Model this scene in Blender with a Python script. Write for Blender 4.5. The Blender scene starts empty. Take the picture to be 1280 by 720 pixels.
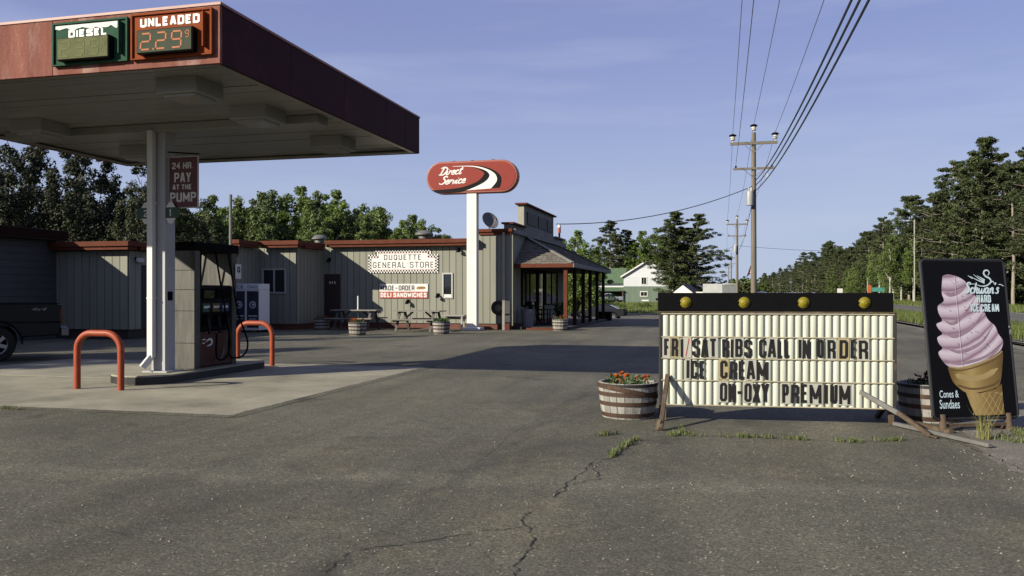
import bpy, bmesh, math, random
import numpy as np
from mathutils import Vector, Matrix, noise

# ---------------------------------------------------------------- camera, sky, sun, exposure
S = bpy.context.scene
COL = S.collection
rad = math.radians
YAW = 14.2
cam_d = bpy.data.cameras.new('camera'); cam = bpy.data.objects.new('camera', cam_d); COL.objects.link(cam)
cam.location = (0, 0, 1.4); cam.rotation_euler = (rad(90), 0, rad(YAW))
cam_d.sensor_width = 36; cam_d.lens = 36*1050/1280; cam_d.shift_y = 6/1280
cam_d.clip_start = .05; cam_d.clip_end = 5000
S.camera = cam
SUN_DIR = Vector((1.54, 1.57, -1.0)).normalized()          # the way the sunlight travels
SUN_EL = math.asin(-SUN_DIR.z)
W_ = bpy.data.worlds.new('World'); S.world = W_; W_.use_nodes = True
nt = W_.node_tree; nt.nodes.clear()
sky = nt.nodes.new('ShaderNodeTexSky'); sky.sky_type = 'NISHITA'; sky.sun_disc = False
sky.sun_elevation = SUN_EL; sky.sun_rotation = math.atan2(-SUN_DIR.x, -SUN_DIR.y)
sky.air_density = 1.0; sky.dust_density = 0.6; sky.ozone_density = 3.0; sky.altitude = 300
tc = nt.nodes.new('ShaderNodeTexCoord')
mp = nt.nodes.new('ShaderNodeMapping'); mp.inputs['Scale'].default_value = (1.1, 1.1, 9.0); mp.inputs['Rotation'].default_value = (rad(4), rad(5), 0)
nz = nt.nodes.new('ShaderNodeTexNoise'); nz.inputs['Scale'].default_value = 2.2; nz.inputs['Detail'].default_value = 7; nz.inputs['Roughness'].default_value = .55
cr = nt.nodes.new('ShaderNodeValToRGB'); cr.color_ramp.elements[0].position = .46; cr.color_ramp.elements[0].color = (0,0,0,1)
cr.color_ramp.elements[1].position = .85; cr.color_ramp.elements[1].color = (1,1,1,1)
tint = nt.nodes.new('ShaderNodeMix'); tint.data_type = 'RGBA'; tint.blend_type = 'MULTIPLY'; tint.inputs[0].default_value = 1
tint.inputs[7].default_value = (1.06, .95, 1.04, 1)
mx = nt.nodes.new('ShaderNodeMix'); mx.data_type = 'RGBA';                      # thin high haze over the whole sky, thicker and paler towards the horizon
sep = nt.nodes.new('ShaderNodeSeparateXYZ')
el = nt.nodes.new('ShaderNodeMapRange'); el.interpolation_type = 'SMOOTHSTEP'; el.inputs[1].default_value = -.02; el.inputs[2].default_value = .36
hz = nt.nodes.new('ShaderNodeMix'); hz.data_type = 'RGBA'; hz.inputs[6].default_value = (5.0, 5.95, 7.9, 1); hz.inputs[7].default_value = (3.35, 3.85, 7.4, 1)
ff = nt.nodes.new('ShaderNodeMapRange'); ff.inputs[3].default_value = .92; ff.inputs[4].default_value = .60
ci = nt.nodes.new('ShaderNodeMix'); ci.data_type = 'RGBA'; ci.inputs[7].default_value = (6.2, 6.8, 8.6, 1)
vr = nt.nodes.new('ShaderNodeMath'); vr.operation = 'MULTIPLY'; vr.inputs[1].default_value = .42
bg = nt.nodes.new('ShaderNodeBackground'); bg.inputs['Strength'].default_value = 0.05
wo = nt.nodes.new('ShaderNodeOutputWorld')
L = nt.links.new
L(tc.outputs['Generated'], mp.inputs['Vector']); L(mp.outputs[0], nz.inputs['Vector']); L(nz.outputs[0], cr.inputs[0])
L(sky.outputs[0], tint.inputs[6]); L(tint.outputs[2], mx.inputs[6]); L(tc.outputs['Generated'], sep.inputs[0]); L(sep.outputs[2], el.inputs[0]); L(el.outputs[0], hz.inputs[0]); L(el.outputs[0], ff.inputs[0]); L(ff.outputs[0], mx.inputs[0]); L(hz.outputs[2], mx.inputs[7])
L(cr.outputs[0], vr.inputs[0]); L(vr.outputs[0], ci.inputs[0]); L(mx.outputs[2], ci.inputs[6]); L(ci.outputs[2], bg.inputs['Color']); L(bg.outputs[0], wo.inputs[0])
sun_d = bpy.data.lights.new('sun', 'SUN'); sun_d.energy = 5.0; sun_d.angle = rad(.5); sun_d.color = (1.0, .925, .77)
sun = bpy.data.objects.new('sun', sun_d); COL.objects.link(sun); sun.location = (-40, -40, 30)
sun.rotation_euler = SUN_DIR.to_track_quat('-Z', 'Y').to_euler()
S.view_settings.view_transform = 'Standard'; S.view_settings.look = 'None'
S.view_settings.exposure = 0.9; S.view_settings.gamma = 1.0; S.view_settings.use_curve_mapping = False
S.cycles.max_bounces = 5; S.cycles.transparent_max_bounces = 8

# ---------------------------------------------------------------- survey helpers
_c, _s = math.cos(rad(YAW)), math.sin(rad(YAW))
def site(xc, yc, z=0.0):                    # metres right of / ahead of the photographer -> place (Y runs along the highway)
    return Vector((xc*_c - yc*_s, xc*_s + yc*_c, z))
def gnd(px, py):                            # a spot on the level forecourt
    yc = 1470.0/(py-366.0); return site((px-640)/1050.0*yc, yc)
def sm(a, b, x):
    t = min(1, max(0, (x-a)/(b-a))); return t*t*(3-2*t)
def gz(x, y):                               # lie of the land: level lot, dip beyond the store
    return (1-sm(-3, 5, x))*(-.95*sm(43, 74, y) + .55*sm(92, 160, y))

# ---------------------------------------------------------------- materials
MATS = {}
BASE_SCALE = .555                                # all base colours scaled down, so shade renders deeper under the raised exposure
def mat(name, col, rough=.6, var=.14, scale=4.0, bump=0.0, bscale=60.0, metal=0.0, spec=.4, col2=None, thr=.55, soft=.1, streak=None, fine=0.0, fscale=120.0, orand=0.0, emit=None, trans=0.0, coat=0.0):
    if name in MATS: return MATS[name]
    col = tuple(v*BASE_SCALE for v in col); col2 = tuple(v*BASE_SCALE for v in col2) if col2 else None
    m = bpy.data.materials.new(name); MATS[name] = m; m.use_nodes = True
    n = m.node_tree; N = n.nodes; b = N['Principled BSDF']; lk = n.links.new
    b.inputs['Roughness'].default_value = rough; b.inputs['Metallic'].default_value = metal
    b.inputs['Specular IOR Level'].default_value = spec
    if coat: b.inputs['Coat Weight'].default_value = coat; b.inputs['Coat Roughness'].default_value = .08
    t = N.new('ShaderNodeTexCoord'); src = t.outputs['Object']
    oi = N.new('ShaderNodeObjectInfo')
    add = N.new('ShaderNodeVectorMath'); add.operation = 'ADD'
    scl = N.new('ShaderNodeVectorMath'); scl.operation = 'SCALE'; scl.inputs[0].default_value = (37, 53, 71)
    lk(oi.outputs['Random'], scl.inputs['Scale']); lk(src, add.inputs[0]); lk(scl.outputs[0], add.inputs[1]); src = add.outputs[0]
    if streak:
        mp = N.new('ShaderNodeMapping'); mp.inputs['Scale'].default_value = streak; lk(src, mp.inputs[0]); src = mp.outputs[0]
    a = N.new('ShaderNodeTexNoise'); a.inputs['Scale'].default_value = scale; a.inputs['Detail'].default_value = 6; a.inputs['Roughness'].default_value = .62; lk(src, a.inputs['Vector'])
    mr = N.new('ShaderNodeMapRange'); mr.inputs['From Min'].default_value = .3; mr.inputs['From Max'].default_value = .7
    mr.inputs['To Min'].default_value = 1-var; mr.inputs['To Max'].default_value = 1+var; lk(a.outputs[0], mr.inputs[0])
    val = mr.outputs[0]
    if fine:
        f = N.new('ShaderNodeTexNoise'); f.inputs['Scale'].default_value = fscale; f.inputs['Detail'].default_value = 2; lk(t.outputs['Object'], f.inputs['Vector'])
        fr = N.new('ShaderNodeMapRange'); fr.inputs['From Min'].default_value = .3; fr.inputs['From Max'].default_value = .7; fr.inputs['To Min'].default_value = 1-fine; fr.inputs['To Max'].default_value = 1+fine; lk(f.outputs[0], fr.inputs[0])
        mu = N.new('ShaderNodeMath'); mu.operation = 'MULTIPLY'; lk(val, mu.inputs[0]); lk(fr.outputs[0], mu.inputs[1]); val = mu.outputs[0]
    if orand:
        orr = N.new('ShaderNodeMapRange'); orr.inputs['To Min'].default_value = 1-orand; orr.inputs['To Max'].default_value = 1+orand; lk(oi.outputs['Random'], orr.inputs[0])
        mu = N.new('ShaderNodeMath'); mu.operation = 'MULTIPLY'; lk(val, mu.inputs[0]); lk(orr.outputs[0], mu.inputs[1]); val = mu.outputs[0]
    vs = N.new('ShaderNodeVectorMath'); vs.operation = 'SCALE'; lk(val, vs.inputs['Scale'])
    if col2:
        d = N.new('ShaderNodeTexNoise'); d.inputs['Scale'].default_value = scale*.45; d.inputs['Detail'].default_value = 8; d.inputs['Roughness'].default_value = .7; lk(src, d.inputs['Vector'])
        dr = N.new('ShaderNodeMapRange'); dr.inputs['From Min'].default_value = thr; dr.inputs['From Max'].default_value = thr+soft; lk(d.outputs[0], dr.inputs[0])
        mi = N.new('ShaderNodeMix'); mi.data_type = 'RGBA'; mi.inputs[6].default_value = (*col, 1); mi.inputs[7].default_value = (*col2, 1)
        lk(dr.outputs[0], mi.inputs[0]); lk(mi.outputs[2], vs.inputs[0])
    else: vs.inputs[0].default_value = col
    lk(vs.outputs[0], b.inputs['Base Color'])
    if bump:
        bn = N.new('ShaderNodeTexNoise'); bn.inputs['Scale'].default_value = bscale; bn.inputs['Detail'].default_value = 4; lk(src if streak else t.outputs['Object'], bn.inputs['Vector'])
        bu = N.new('ShaderNodeBump'); bu.inputs['Strength'].default_value = bump; bu.inputs['Distance'].default_value = .02; lk(bn.outputs[0], bu.inputs['Height']); lk(bu.outputs[0], b.inputs['Normal'])
    if emit: b.inputs['Emission Color'].default_value = (*emit[0], 1); b.inputs['Emission Strength'].default_value = emit[1]
    if trans:
        tr = N.new('ShaderNodeBsdfTranslucent'); ms = N.new('ShaderNodeMixShader'); ms.inputs[0].default_value = trans
        lk(vs.outputs[0], tr.inputs[0]); lk(b.outputs[0], ms.inputs[1]); lk(tr.outputs[0], ms.inputs[2]); lk(ms.outputs[0], N['Material Output'].inputs[0])
    return m

def asphalt(name, base, grain=1.0, seams=None):
    base = tuple(v*BASE_SCALE for v in base)
    m = bpy.data.materials.new(name); MATS[name] = m; m.use_nodes = True
    n = m.node_tree; N = n.nodes; b = N['Principled BSDF']; lk = n.links.new
    b.inputs['Roughness'].default_value = .86; b.inputs['Specular IOR Level'].default_value = .3
    t = N.new('ShaderNodeTexCoord'); o = t.outputs['Object']
    def noi(scale, det, rough=.55, vec=o, dist=0):
        x = N.new('ShaderNodeTexNoise'); x.inputs['Scale'].default_value = scale; x.inputs['Detail'].default_value = det; x.inputs['Roughness'].default_value = rough; x.inputs['Distortion'].default_value = dist; lk(vec, x.inputs['Vector']); return x.outputs[0]
    def rng(v, a, b_, c, d, clamp=True):
        x = N.new('ShaderNodeMapRange'); x.clamp = clamp; x.inputs[1].default_value = a; x.inputs[2].default_value = b_; x.inputs[3].default_value = c; x.inputs[4].default_value = d; lk(v, x.inputs[0]); return x.outputs[0]
    def mul(p, q):
        x = N.new('ShaderNodeMath'); x.operation = 'MULTIPLY'; lk(p, x.inputs[0]); lk(q, x.inputs[1]); return x.outputs[0]
    big = rng(noi(.30, 5), .3, .7, .74, 1.24)                       # broad patches
    mp = N.new('ShaderNodeMapping'); mp.inputs['Scale'].default_value = (1.6, .12, 1); mp.inputs['Rotation'].default_value = (0, 0, rad(18)); lk(o, mp.inputs[0])
    trk = rng(noi(.9, 4, vec=mp.outputs[0]), .35, .68, 1.10, .80)    # wheel tracks
    mid = rng(noi(7, 5, .6), .3, .7, .9, 1.1)
    vo = N.new('ShaderNodeTexVoronoi'); vo.inputs['Scale'].default_value = 95; lk(o, vo.inputs['Vector'])
    sep = N.new('ShaderNodeSeparateColor'); lk(vo.outputs['Color'], sep.inputs[0])
    agg = rng(sep.outputs[0], 0, 1, .55, 1.5)                      # stones of the aggregate
    oil = rng(noi(.85, 4, .65, dist=.6), .58, .70, 1.0, .60)                   # old oil and tyre stains
    lite = rng(sep.outputs[1], .965, .985, 1.0, 2.6)                 # a few pale chips
    sp = rng(noi(240, 2), .3, .7, .62, 1.38)
    v = mul(mul(mul(big, trk), mul(mid, agg)), mul(mul(sp, oil), lite))
    wob = rng(noi(1.7, 4, .6), .3, .7, -.16, .16)
    for (p, q, hw, gain) in (seams or ()):                        # paving joints and sealed lines, with their own place on the lot
        d = (Vector(q)-Vector(p)).normalized(); nn = Vector((-d.y, d.x, 0))
        dt = N.new('ShaderNodeVectorMath'); dt.operation = 'DOT_PRODUCT'; dt.inputs[1].default_value = nn; lk(o, dt.inputs[0])
        ad = N.new('ShaderNodeMath'); ad.operation = 'ADD'; lk(dt.outputs['Value'], ad.inputs[0]); lk(wob, ad.inputs[1])
        su = N.new('ShaderNodeMath'); su.operation = 'SUBTRACT'; lk(ad.outputs[0], su.inputs[0]); su.inputs[1].default_value = Vector(p).dot(nn)
        ab = N.new('ShaderNodeMath'); ab.operation = 'ABSOLUTE'; lk(su.outputs[0], ab.inputs[0])
        v = mul(v, rng(ab.outputs[0], 0, hw, gain, 1.0))
    mi = N.new('ShaderNodeMix'); mi.data_type = 'RGBA'; mi.inputs[6].default_value = (*base, 1); mi.inputs[7].default_value = (base[0]*1.42, base[1]*1.34, base[2]*1.18, 1)
    lk(rng(noi(.6, 6, .6, dist=1.5), .5, .75, 0, .8), mi.inputs[0])      # dusty places
    vs = N.new('ShaderNodeVectorMath'); vs.operation = 'SCALE'; lk(mi.outputs[2], vs.inputs[0]); lk(v, vs.inputs['Scale'])
    lk(vs.outputs[0], b.inputs['Base Color'])
    bu = N.new('ShaderNodeBump'); bu.inputs['Strength'].default_value = .55*grain; bu.inputs['Distance'].default_value = .006
    lk(mul(agg, sp), bu.inputs['Height'])
    bu2 = N.new('ShaderNodeBump'); bu2.inputs['Strength'].default_value = .25; bu2.inputs['Distance'].default_value = .12; lk(noi(1.1, 3), bu2.inputs['Height']); lk(bu.outputs[0], bu2.inputs['Normal'])
    lk(bu2.outputs[0], b.inputs['Normal'])
    return m

def glass(name, col=(.012,.014,.016), rough=.04):
    m = bpy.data.materials.new(name); MATS[name] = m; m.use_nodes = True
    b = m.node_tree.nodes['Principled BSDF']; b.inputs['Base Color'].default_value = (*col, 1); b.inputs['Roughness'].default_value = rough; b.inputs['Specular IOR Level'].default_value = .6
    return m

# ---------------------------------------------------------------- mesh helpers
class MB:
    def __init__(s): s.v = []; s.f = []; s.mi = []; s.cur = 0
    def add(s, vs, fs):
        k = len(s.v); s.v += [tuple(p) for p in vs]
        for f in fs: s.f.append(tuple(k+i for i in f)); s.mi.append(s.cur)
        return s
    def box(s, x0, x1, y0, y1, z0, z1):
        return s.add([(x0,y0,z0),(x1,y0,z0),(x1,y1,z0),(x0,y1,z0),(x0,y0,z1),(x1,y0,z1),(x1,y1,z1),(x0,y1,z1)],
                     [(0,3,2,1),(4,5,6,7),(0,1,5,4),(1,2,6,5),(2,3,7,6),(3,0,4,7)])
    def mbox(s, M, sx, sy, sz):
        c = [M @ Vector((x*sx/2, y*sy/2, z*sz/2)) for z in (-1,1) for x, y in ((-1,-1),(1,-1),(1,1),(-1,1))]
        return s.add(c, [(0,3,2,1),(4,5,6,7),(0,1,5,4),(1,2,6,5),(2,3,7,6),(3,0,4,7)])
    def bar(s, p, q, w, h, up=(0,0,1)):
        p, q = Vector(p), Vector(q); d = (q-p).normalized(); u = Vector(up)
        if abs(d.dot(u)) > .98: u = Vector((0,1,0))
        a = d.cross(u).normalized(); b = a.cross(d).normalized()
        c = []
        for e in (p, q):
            for x, y in ((-1,-1),(1,-1),(1,1),(-1,1)): c.append(e + a*(x*w/2) + b*(y*h/2))
        return s.add(c, [(0,3,2,1),(4,5,6,7),(0,1,5,4),(1,2,6,5),(2,3,7,6),(3,0,4,7)])
    def tube(s, pts, r, n=8, caps=True):
        pts = [Vector(p) for p in pts]; k = len(s.v); m = len(pts)
        rs = r if isinstance(r, (list, tuple)) else [r]*m
        d0 = (pts[1]-pts[0]).normalized(); u = Vector((0,0,1)) if abs(d0.z) < .9 else Vector((1,0,0))
        a = d0.cross(u).normalized()
        vs = []
        for i, p in enumerate(pts):
            d = ((pts[min(i+1,m-1)]-pts[max(i-1,0)])).normalized()
            a = (a - d*a.dot(d)).normalized(); b = d.cross(a)
            for j in range(n):
                t = 2*math.pi*j/n; vs.append(p + (a*math.cos(t) + b*math.sin(t))*rs[i])
        fs = [(i*n+j, i*n+(j+1)%n, (i+1)*n+(j+1)%n, (i+1)*n+j) for i in range(m-1) for j in range(n)]
        if caps: fs += [tuple(reversed(range(n))), tuple((m-1)*n+j for j in range(n))]
        return s.add(vs, fs)
    def lathe(s, prof, n=20, c=(0,0,0), axis='z', a0=0, a1=2*math.pi):
        full = abs(a1-a0-2*math.pi) < 1e-6; cnt = n if full else n+1; vs = []
        for r, z in prof:
            for j in range(cnt):
                t = a0 + (a1-a0)*j/n; x, y = r*math.cos(t), r*math.sin(t)
                p = (x, y, z) if axis == 'z' else ((x, -z, y) if axis == 'y' else (z, x, y))
                vs.append((c[0]+p[0], c[1]+p[1], c[2]+p[2]))
        fs = []
        for i in range(len(prof)-1):
            for j in range(n):
                j2 = (j+1) % cnt if full else j+1
                fs.append((i*cnt+j, i*cnt+j2, (i+1)*cnt+j2, (i+1)*cnt+j))
        return s.add(vs, fs)
    def prism(s, poly, d0, d1, f=lambda x, y, d: (x, d, y)):   # polygon in (x,z) extruded along y
        n = len(poly); vs = [f(x, y, d0) for x, y in poly] + [f(x, y, d1) for x, y in poly]
        return s.add(vs, [tuple(range(n)), tuple(reversed(range(n, 2*n)))] + [(i, n+i, n+(i+1)%n, (i+1)%n) for i in range(n)])
    def ribbon(s, pts, w, y0=0.0, th=0.003, closed=False, f=None):   # stroke in the x,z plane facing -y
        pts = [Vector((p[0], p[1])) for p in pts]; n = len(pts)
        ws = w if isinstance(w, (list, tuple)) else [w]*n
        l = []; r = []
        for i in range(n):
            if closed: a, b, c = pts[i-1], pts[i], pts[(i+1) % n]
            else: a, b, c = pts[max(i-1,0)], pts[i], pts[min(i+1,n-1)]
            d1 = (b-a) if (b-a).length > 1e-9 else (c-b); d2 = (c-b) if (c-b).length > 1e-9 else (b-a)
            d1 = d1.normalized(); d2 = d2.normalized()
            n1 = Vector((-d1.y, d1.x)); n2 = Vector((-d2.y, d2.x)); m = (n1+n2)
            if m.length < 1e-6: m = n1
            m.normalize(); k = min(1/max(m.dot(n1), .35), 2.2)
            l.append(b + m*k*ws[i]/2); r.append(b - m*k*ws[i]/2)
        g = f or (lambda x, z, y: (x, y, z))
        vs = [g(p.x, p.y, y0-th) for p in l] + [g(p.x, p.y, y0-th) for p in r] + [g(p.x, p.y, y0) for p in l] + [g(p.x, p.y, y0) for p in r]
        fs = []
        for i in range(n if closed else n-1):
            j = (i+1) % n
            fs += [(i, n+i, n+j, j), (2*n+i, i, j, 2*n+j), (n+i, 3*n+i, 3*n+j, n+j)]
        if not closed: fs += [(0, 2*n, 3*n, n), (n-1, 2*n-1, 4*n-1, 3*n-1)]
        return s.add(vs, fs)
    def mesh(s, name, mats):
        me = bpy.data.meshes.new(name); me.from_pydata(s.v, [], s.f)
        for m in (mats if isinstance(mats, (list, tuple)) else [mats]): me.materials.append(m)
        if any(s.mi): me.polygons.foreach_set('material_index', s.mi)
        me.update(); return me
    def build(s, name, mats, parent=None, world=False, smooth=False, bevel=0, loc=None, rot=None, fix=True):
        if world and parent is not None:
            o_ = parent.location; s.v = [(x-o_.x, y-o_.y, z-o_.z) for x, y, z in s.v]
        me = s.mesh(name, mats)
        if fix:
            bm = bmesh.new(); bm.from_mesh(me); bmesh.ops.recalc_face_normals(bm, faces=bm.faces); bm.to_mesh(me); bm.free()
        if smooth: shade(me)
        return put(name, me, parent, loc, rot, bevel)
def shade(me, ang=40):
    me.polygons.foreach_set('use_smooth', [True]*len(me.polygons))
    bm = bmesh.new(); bm.from_mesh(me)
    for e in bm.edges:
        if len(e.link_faces) == 2 and e.calc_face_angle(0) > rad(ang): e.smooth = False
    bm.to_mesh(me); bm.free()
def put(name, me, parent=None, loc=None, rot=None, bevel=0):
    o = bpy.data.objects.new(name, me); COL.objects.link(o)
    if parent is not None: o.parent = parent
    if loc is not None: o.location = loc
    if rot is not None: o.rotation_euler = rot
    if bevel:
        b = o.modifiers.new('edge', 'BEVEL'); b.width = bevel; b.segments = 2; b.limit_method = 'ANGLE'; b.angle_limit = rad(40)
    return o
def tag(o, label, cat, group=None):
    o['label'] = label; o['category'] = cat
    if group: o['group'] = group
    return o
def thing(name, label, cat, loc=(0,0,0), rz=0, group=None):
    o = bpy.data.objects.new(name, None); COL.objects.link(o); o.empty_display_size = .3
    o.location = loc; o.rotation_euler = (0, 0, rz); return tag(o, label, cat, group)
def struct(o): o['kind'] = 'structure'; return o
def stuff(o): o['kind'] = 'stuff'; return o
def dup(root, loc=None, rz=None, label=None, parent=None):
    r = root.copy(); COL.objects.link(r)
    if parent is not None: r.parent = parent
    if loc is not None: r.location = loc
    if rz is not None: r.rotation_euler = (0, 0, rz)
    if label: r['label'] = label
    for ch in list(root.children): dup(ch, parent=r)
    return r
_dg = None
def text_mesh(s, bold=0.0, shear=0.0):
    cu = bpy.data.curves.new('lettering', 'FONT'); cu.body = s; cu.size = 1; cu.offset = bold; cu.shear = shear; cu.resolution_u = 3; cu.space_character = 1.0
    o = bpy.data.objects.new('lettering_tmp', cu); COL.objects.link(o)
    bpy.context.view_layer.update()
    me = bpy.data.meshes.new_from_object(o.evaluated_get(bpy.context.evaluated_depsgraph_get()))
    bpy.data.objects.remove(o); bpy.data.curves.remove(cu)
    return me
def text(s, x0, x1, z0, z1, y, m, parent, name='lettering', bold=.012, shear=0, th=.003, rot=None, loc=None):
    me = text_mesh(s, bold, shear)
    vs = [v.co.copy() for v in me.vertices]; fs = [tuple(p.vertices) for p in me.polygons]
    bpy.data.meshes.remove(me)
    a = min(v.x for v in vs); b = max(v.x for v in vs); c = min(v.y for v in vs); d = max(v.y for v in vs)
    mb = MB(); mb.add([(x0+(v.x-a)/(b-a)*(x1-x0), y-th, z0+(v.y-c)/(d-c)*(z1-z0)) for v in vs], fs)
    me = mb.mesh(name, m); bm = bmesh.new(); bm.from_mesh(me)
    for f in bm.faces:
        if f.normal.y > 0: f.normal_flip()
    bm.to_mesh(me); bm.free()
    return put(name, me, parent, loc, rot)
def spline(pts, k=5):                            # Catmull-Rom through points
    P = [Vector(p) for p in pts]; P = [P[0]*2-P[1]] + P + [P[-1]*2-P[-2]]; o = []
    for i in range(1, len(P)-2):
        for j in range(k):
            t = j/k; a, b, c, d = P[i-1], P[i], P[i+1], P[i+2]
            o.append(.5*((2*b) + (c-a)*t + (2*a-5*b+4*c-d)*t*t + (3*b-a-3*c+d)*t**3))
    return o + [P[-2]]
# block lettering: centre lines in a unit box
LET = {}
c_, d_ = .24, .09
LET['O'] = [([(c_,0),(1-c_,0),(1,d_),(1,1-d_),(1-c_,1),(c_,1),(0,1-d_),(0,d_)], True)]
LET['C'] = [([(1,.32),(1,d_),(1-c_,0),(c_,0),(0,d_),(0,1-d_),(c_,1),(1-c_,1),(1,1-d_),(1,.70)], False)]
LET['S'] = [([(0,.27),(0,d_),(c_,0),(1-c_,0),(1,d_),(1,.40),(.78,.49),(.22,.56),(0,.65),(0,1-d_),(c_,1),(1-c_,1),(1,1-d_),(1,.75)], False)]
LET['E'] = [([(1,1),(0,1),(0,0),(1,0)], False), ([(.1,.52),(.85,.52)], False)]
LET['F'] = [([(1,1),(0,1),(0,0)], False), ([(.1,.52),(.85,.52)], False)]
LET['P'] = [([(0,-.08),(0,1),(1-c_,1),(1,1-d_),(1,.57),(1-c_,.46),(.1,.46)], False)]
LET['R'] = LET['P'] + [([(.62,.44),(1,.34),(1,-.08)], False)]
LET['B'] = [([(.1,.52),(1-c_,.52),(1,.62),(1,1-d_),(1-c_,1),(0,1),(0,0),(1-c_,0),(1,d_),(1,.42),(1-c_,.52)], False)]
LET['D'] = [([(0,0),(0,1),(1-c_,1),(1,1-d_),(1,d_),(1-c_,0)], True)]
LET['A'] = [([(0,-.08),(.38,1),(.62,1),(1,-.08)], False), ([(.2,.25),(.8,.25)], False)]
LET['T'] = [([(-.1,1),(1.1,1)], False), ([(.5,.95),(.5,-.08)], False)]
LET['I'] = [([(.5,-.08),(.5,1.08)], False)]
LET['L'] = [([(0,1.08),(0,0),(1.1,0)], False)]
LET['N'] = [([(0,-.08),(0,1.08)], False), ([(0,1),(1,0)], False), ([(1,-.08),(1,1.08)], False)]
LET['M'] = [([(0,-.08),(0,1.08)], False), ([(0,1.02),(.5,.2)], False), ([(.5,.2),(1,1.02)], False), ([(1,-.08),(1,1.08)], False)]
LET['X'] = [([(0,-.08),(1,1.08)], False), ([(1,-.08),(0,1.08)], False)]
LET['Y'] = [([(0,1.08),(.5,.48)], False), ([(1,1.08),(.5,.48)], False), ([(.5,.52),(.5,-.08)], False)]
LET['U'] = [([(0,1.08),(0,d_),(c_,0),(1-c_,0),(1,d_),(1,1.08)], False)]
LET['-'] = [([(-.1,.5),(1.1,.5)], False)]
LET['H'] = [([(0,-.08),(0,1.08)], False), ([(1,-.08),(1,1.08)], False), ([(0,.52),(1,.52)], False)]
LET['Q'] = LET['O'] + [([(.62,.22),(1.0,-.06)], False)]
LET['G'] = [([(1,.72),(1,1-d_),(1-c_,1),(c_,1),(0,1-d_),(0,d_),(c_,0),(1-c_,0),(1,d_),(1,.46),(.55,.46)], False)]
LET['W'] = [([(0,1.08),(.25,0)], False), ([(.25,0),(.5,.8)], False), ([(.5,.8),(.75,0)], False), ([(.75,0),(1,1.08)], False)]
LET['2'] = [([(0,.74),(0,1-d_),(c_,1),(1-c_,1),(1,1-d_),(1,.62),(0,.12),(0,0),(1.1,0)], False)]
LET['4'] = [([(.75,-.08),(.75,1.05),(0,.32),(1.1,.32)], False)]
LET['1'] = [([(.2,.85),(.5,1),(.5,-.08)], False)]
LET['.'] = [([(.3,.0),(.7,.0)], False)]
LW = {'I': .0, 'M': 1.35, 'W': 1.45, '.': .3, '1': .5, 'E': .86, 'L': .82, 'F': .84, ' ': .45}
def block(s, x0, x1, z0, z1, t, y, m, parent, name='lettering', gap=.28, th=.003, track=1.0):
    ws = [LW.get(ch, 1.0) for ch in s]; n_ = len(s)
    # letter unit u and spacing: sum(t + w*u) + gaps = x1-x0
    g = gap*track; tot = sum(ws) + g*(n_-1); u = ((x1-x0) - t*sum(0 if ch == ' ' else 1 for ch in s))/tot
    mb = MB(); x = x0; h = z1-z0
    for ch, w in zip(s, ws):
        if ch != ' ':
            for si, (P, cl) in enumerate(LET[ch]): mb.ribbon([(x+t/2+px*w*u, z0+t/2+pz*(h-t)) for px, pz in P], t, y, th+.0004*si, cl)
            x += t
        x += w*u + g*u
    return mb.build(name, m, parent, fix=False)
# ---------------------------------------------------------------- palette
A_LOT = asphalt('lot_asphalt', (.157, .149, .109), 1.0, ((gnd(540,600), gnd(1280,618), .30, 1.30), (gnd(520,640), gnd(700,512), .10, .80), (gnd(60,690), gnd(560,560), .16, .86), (gnd(120,700), gnd(640,572), .16, .88)))
A_ROAD = asphalt('road_asphalt', (.16, .152, .138), grain=.6)
CONC = mat('concrete', (.385, .36, .27), .85, .25, 1.1, bump=.25, bscale=90, col2=(.19,.175,.135), thr=.50, soft=.22, fine=.25, fscale=160)
GRASS_G = mat('grass_ground', (.085, .125, .03), .9, .3, .6, bump=.6, bscale=14, col2=(.13,.14,.045), thr=.5, soft=.2, fine=.3, fscale=20)
GRAVEL = mat('gravel', (.22, .20, .165), .9, .25, 3, bump=.8, bscale=70, fine=.55, fscale=85)
WHITE_P = mat('white_paint', (.92, .90, .85), .45, .05, 2.0, col2=(.55,.53,.47), thr=.62, soft=.15)
COLUMN = mat('column_paint', (.52, .52, .53), .5, .06, 2.0, col2=(.45,.43,.40), thr=.62)
SOFFIT = mat('soffit_metal', (.35, .34, .30), .32, .10, 1.5, spec=.6, col2=(.21,.19,.155), thr=.58, soft=.2)
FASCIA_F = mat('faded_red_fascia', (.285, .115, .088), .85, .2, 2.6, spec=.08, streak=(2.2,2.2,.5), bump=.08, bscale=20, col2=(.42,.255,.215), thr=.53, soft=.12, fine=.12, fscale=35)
FASCIA_R = mat('shaded_maroon_fascia', (.060, .014, .020), .7, .16, 2.5, spec=.12, col2=(.085,.025,.032), thr=.56, soft=.2)  # highway side: its shade is put into a darker base colour
TRIM_RED = mat('red_brown_trim', (.148, .046, .026), .8, .18, 3, spec=.12, col2=(.14,.042,.025), thr=.55, soft=.2)
WALL = mat('grey_tan_siding', (.312, .316, .253), .85, .07, 2.5, orand=.06, bump=.1, bscale=50, streak=(1,1,.15), col2=(.28,.26,.20), thr=.6, soft=.2)
BACKING = mat('wall_backing', (.05, .048, .042), .9)
BLACK = mat('black_metal', (.006, .006, .007), .8, .15, 5, spec=.06)
BLACK_G = mat('black_plastic', (.005, .005, .006), .5, .1, 5, spec=.10)
STEEL = mat('brushed_steel', (.115, .113, .098), .5, .35, 3.5, metal=.3, streak=(3,3,.5), col2=(.065,.062,.053), thr=.48, soft=.2)
GALV = mat('galvanised_steel', (.22, .215, .20), .55, .2, 6, metal=.2, spec=.3)
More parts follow.
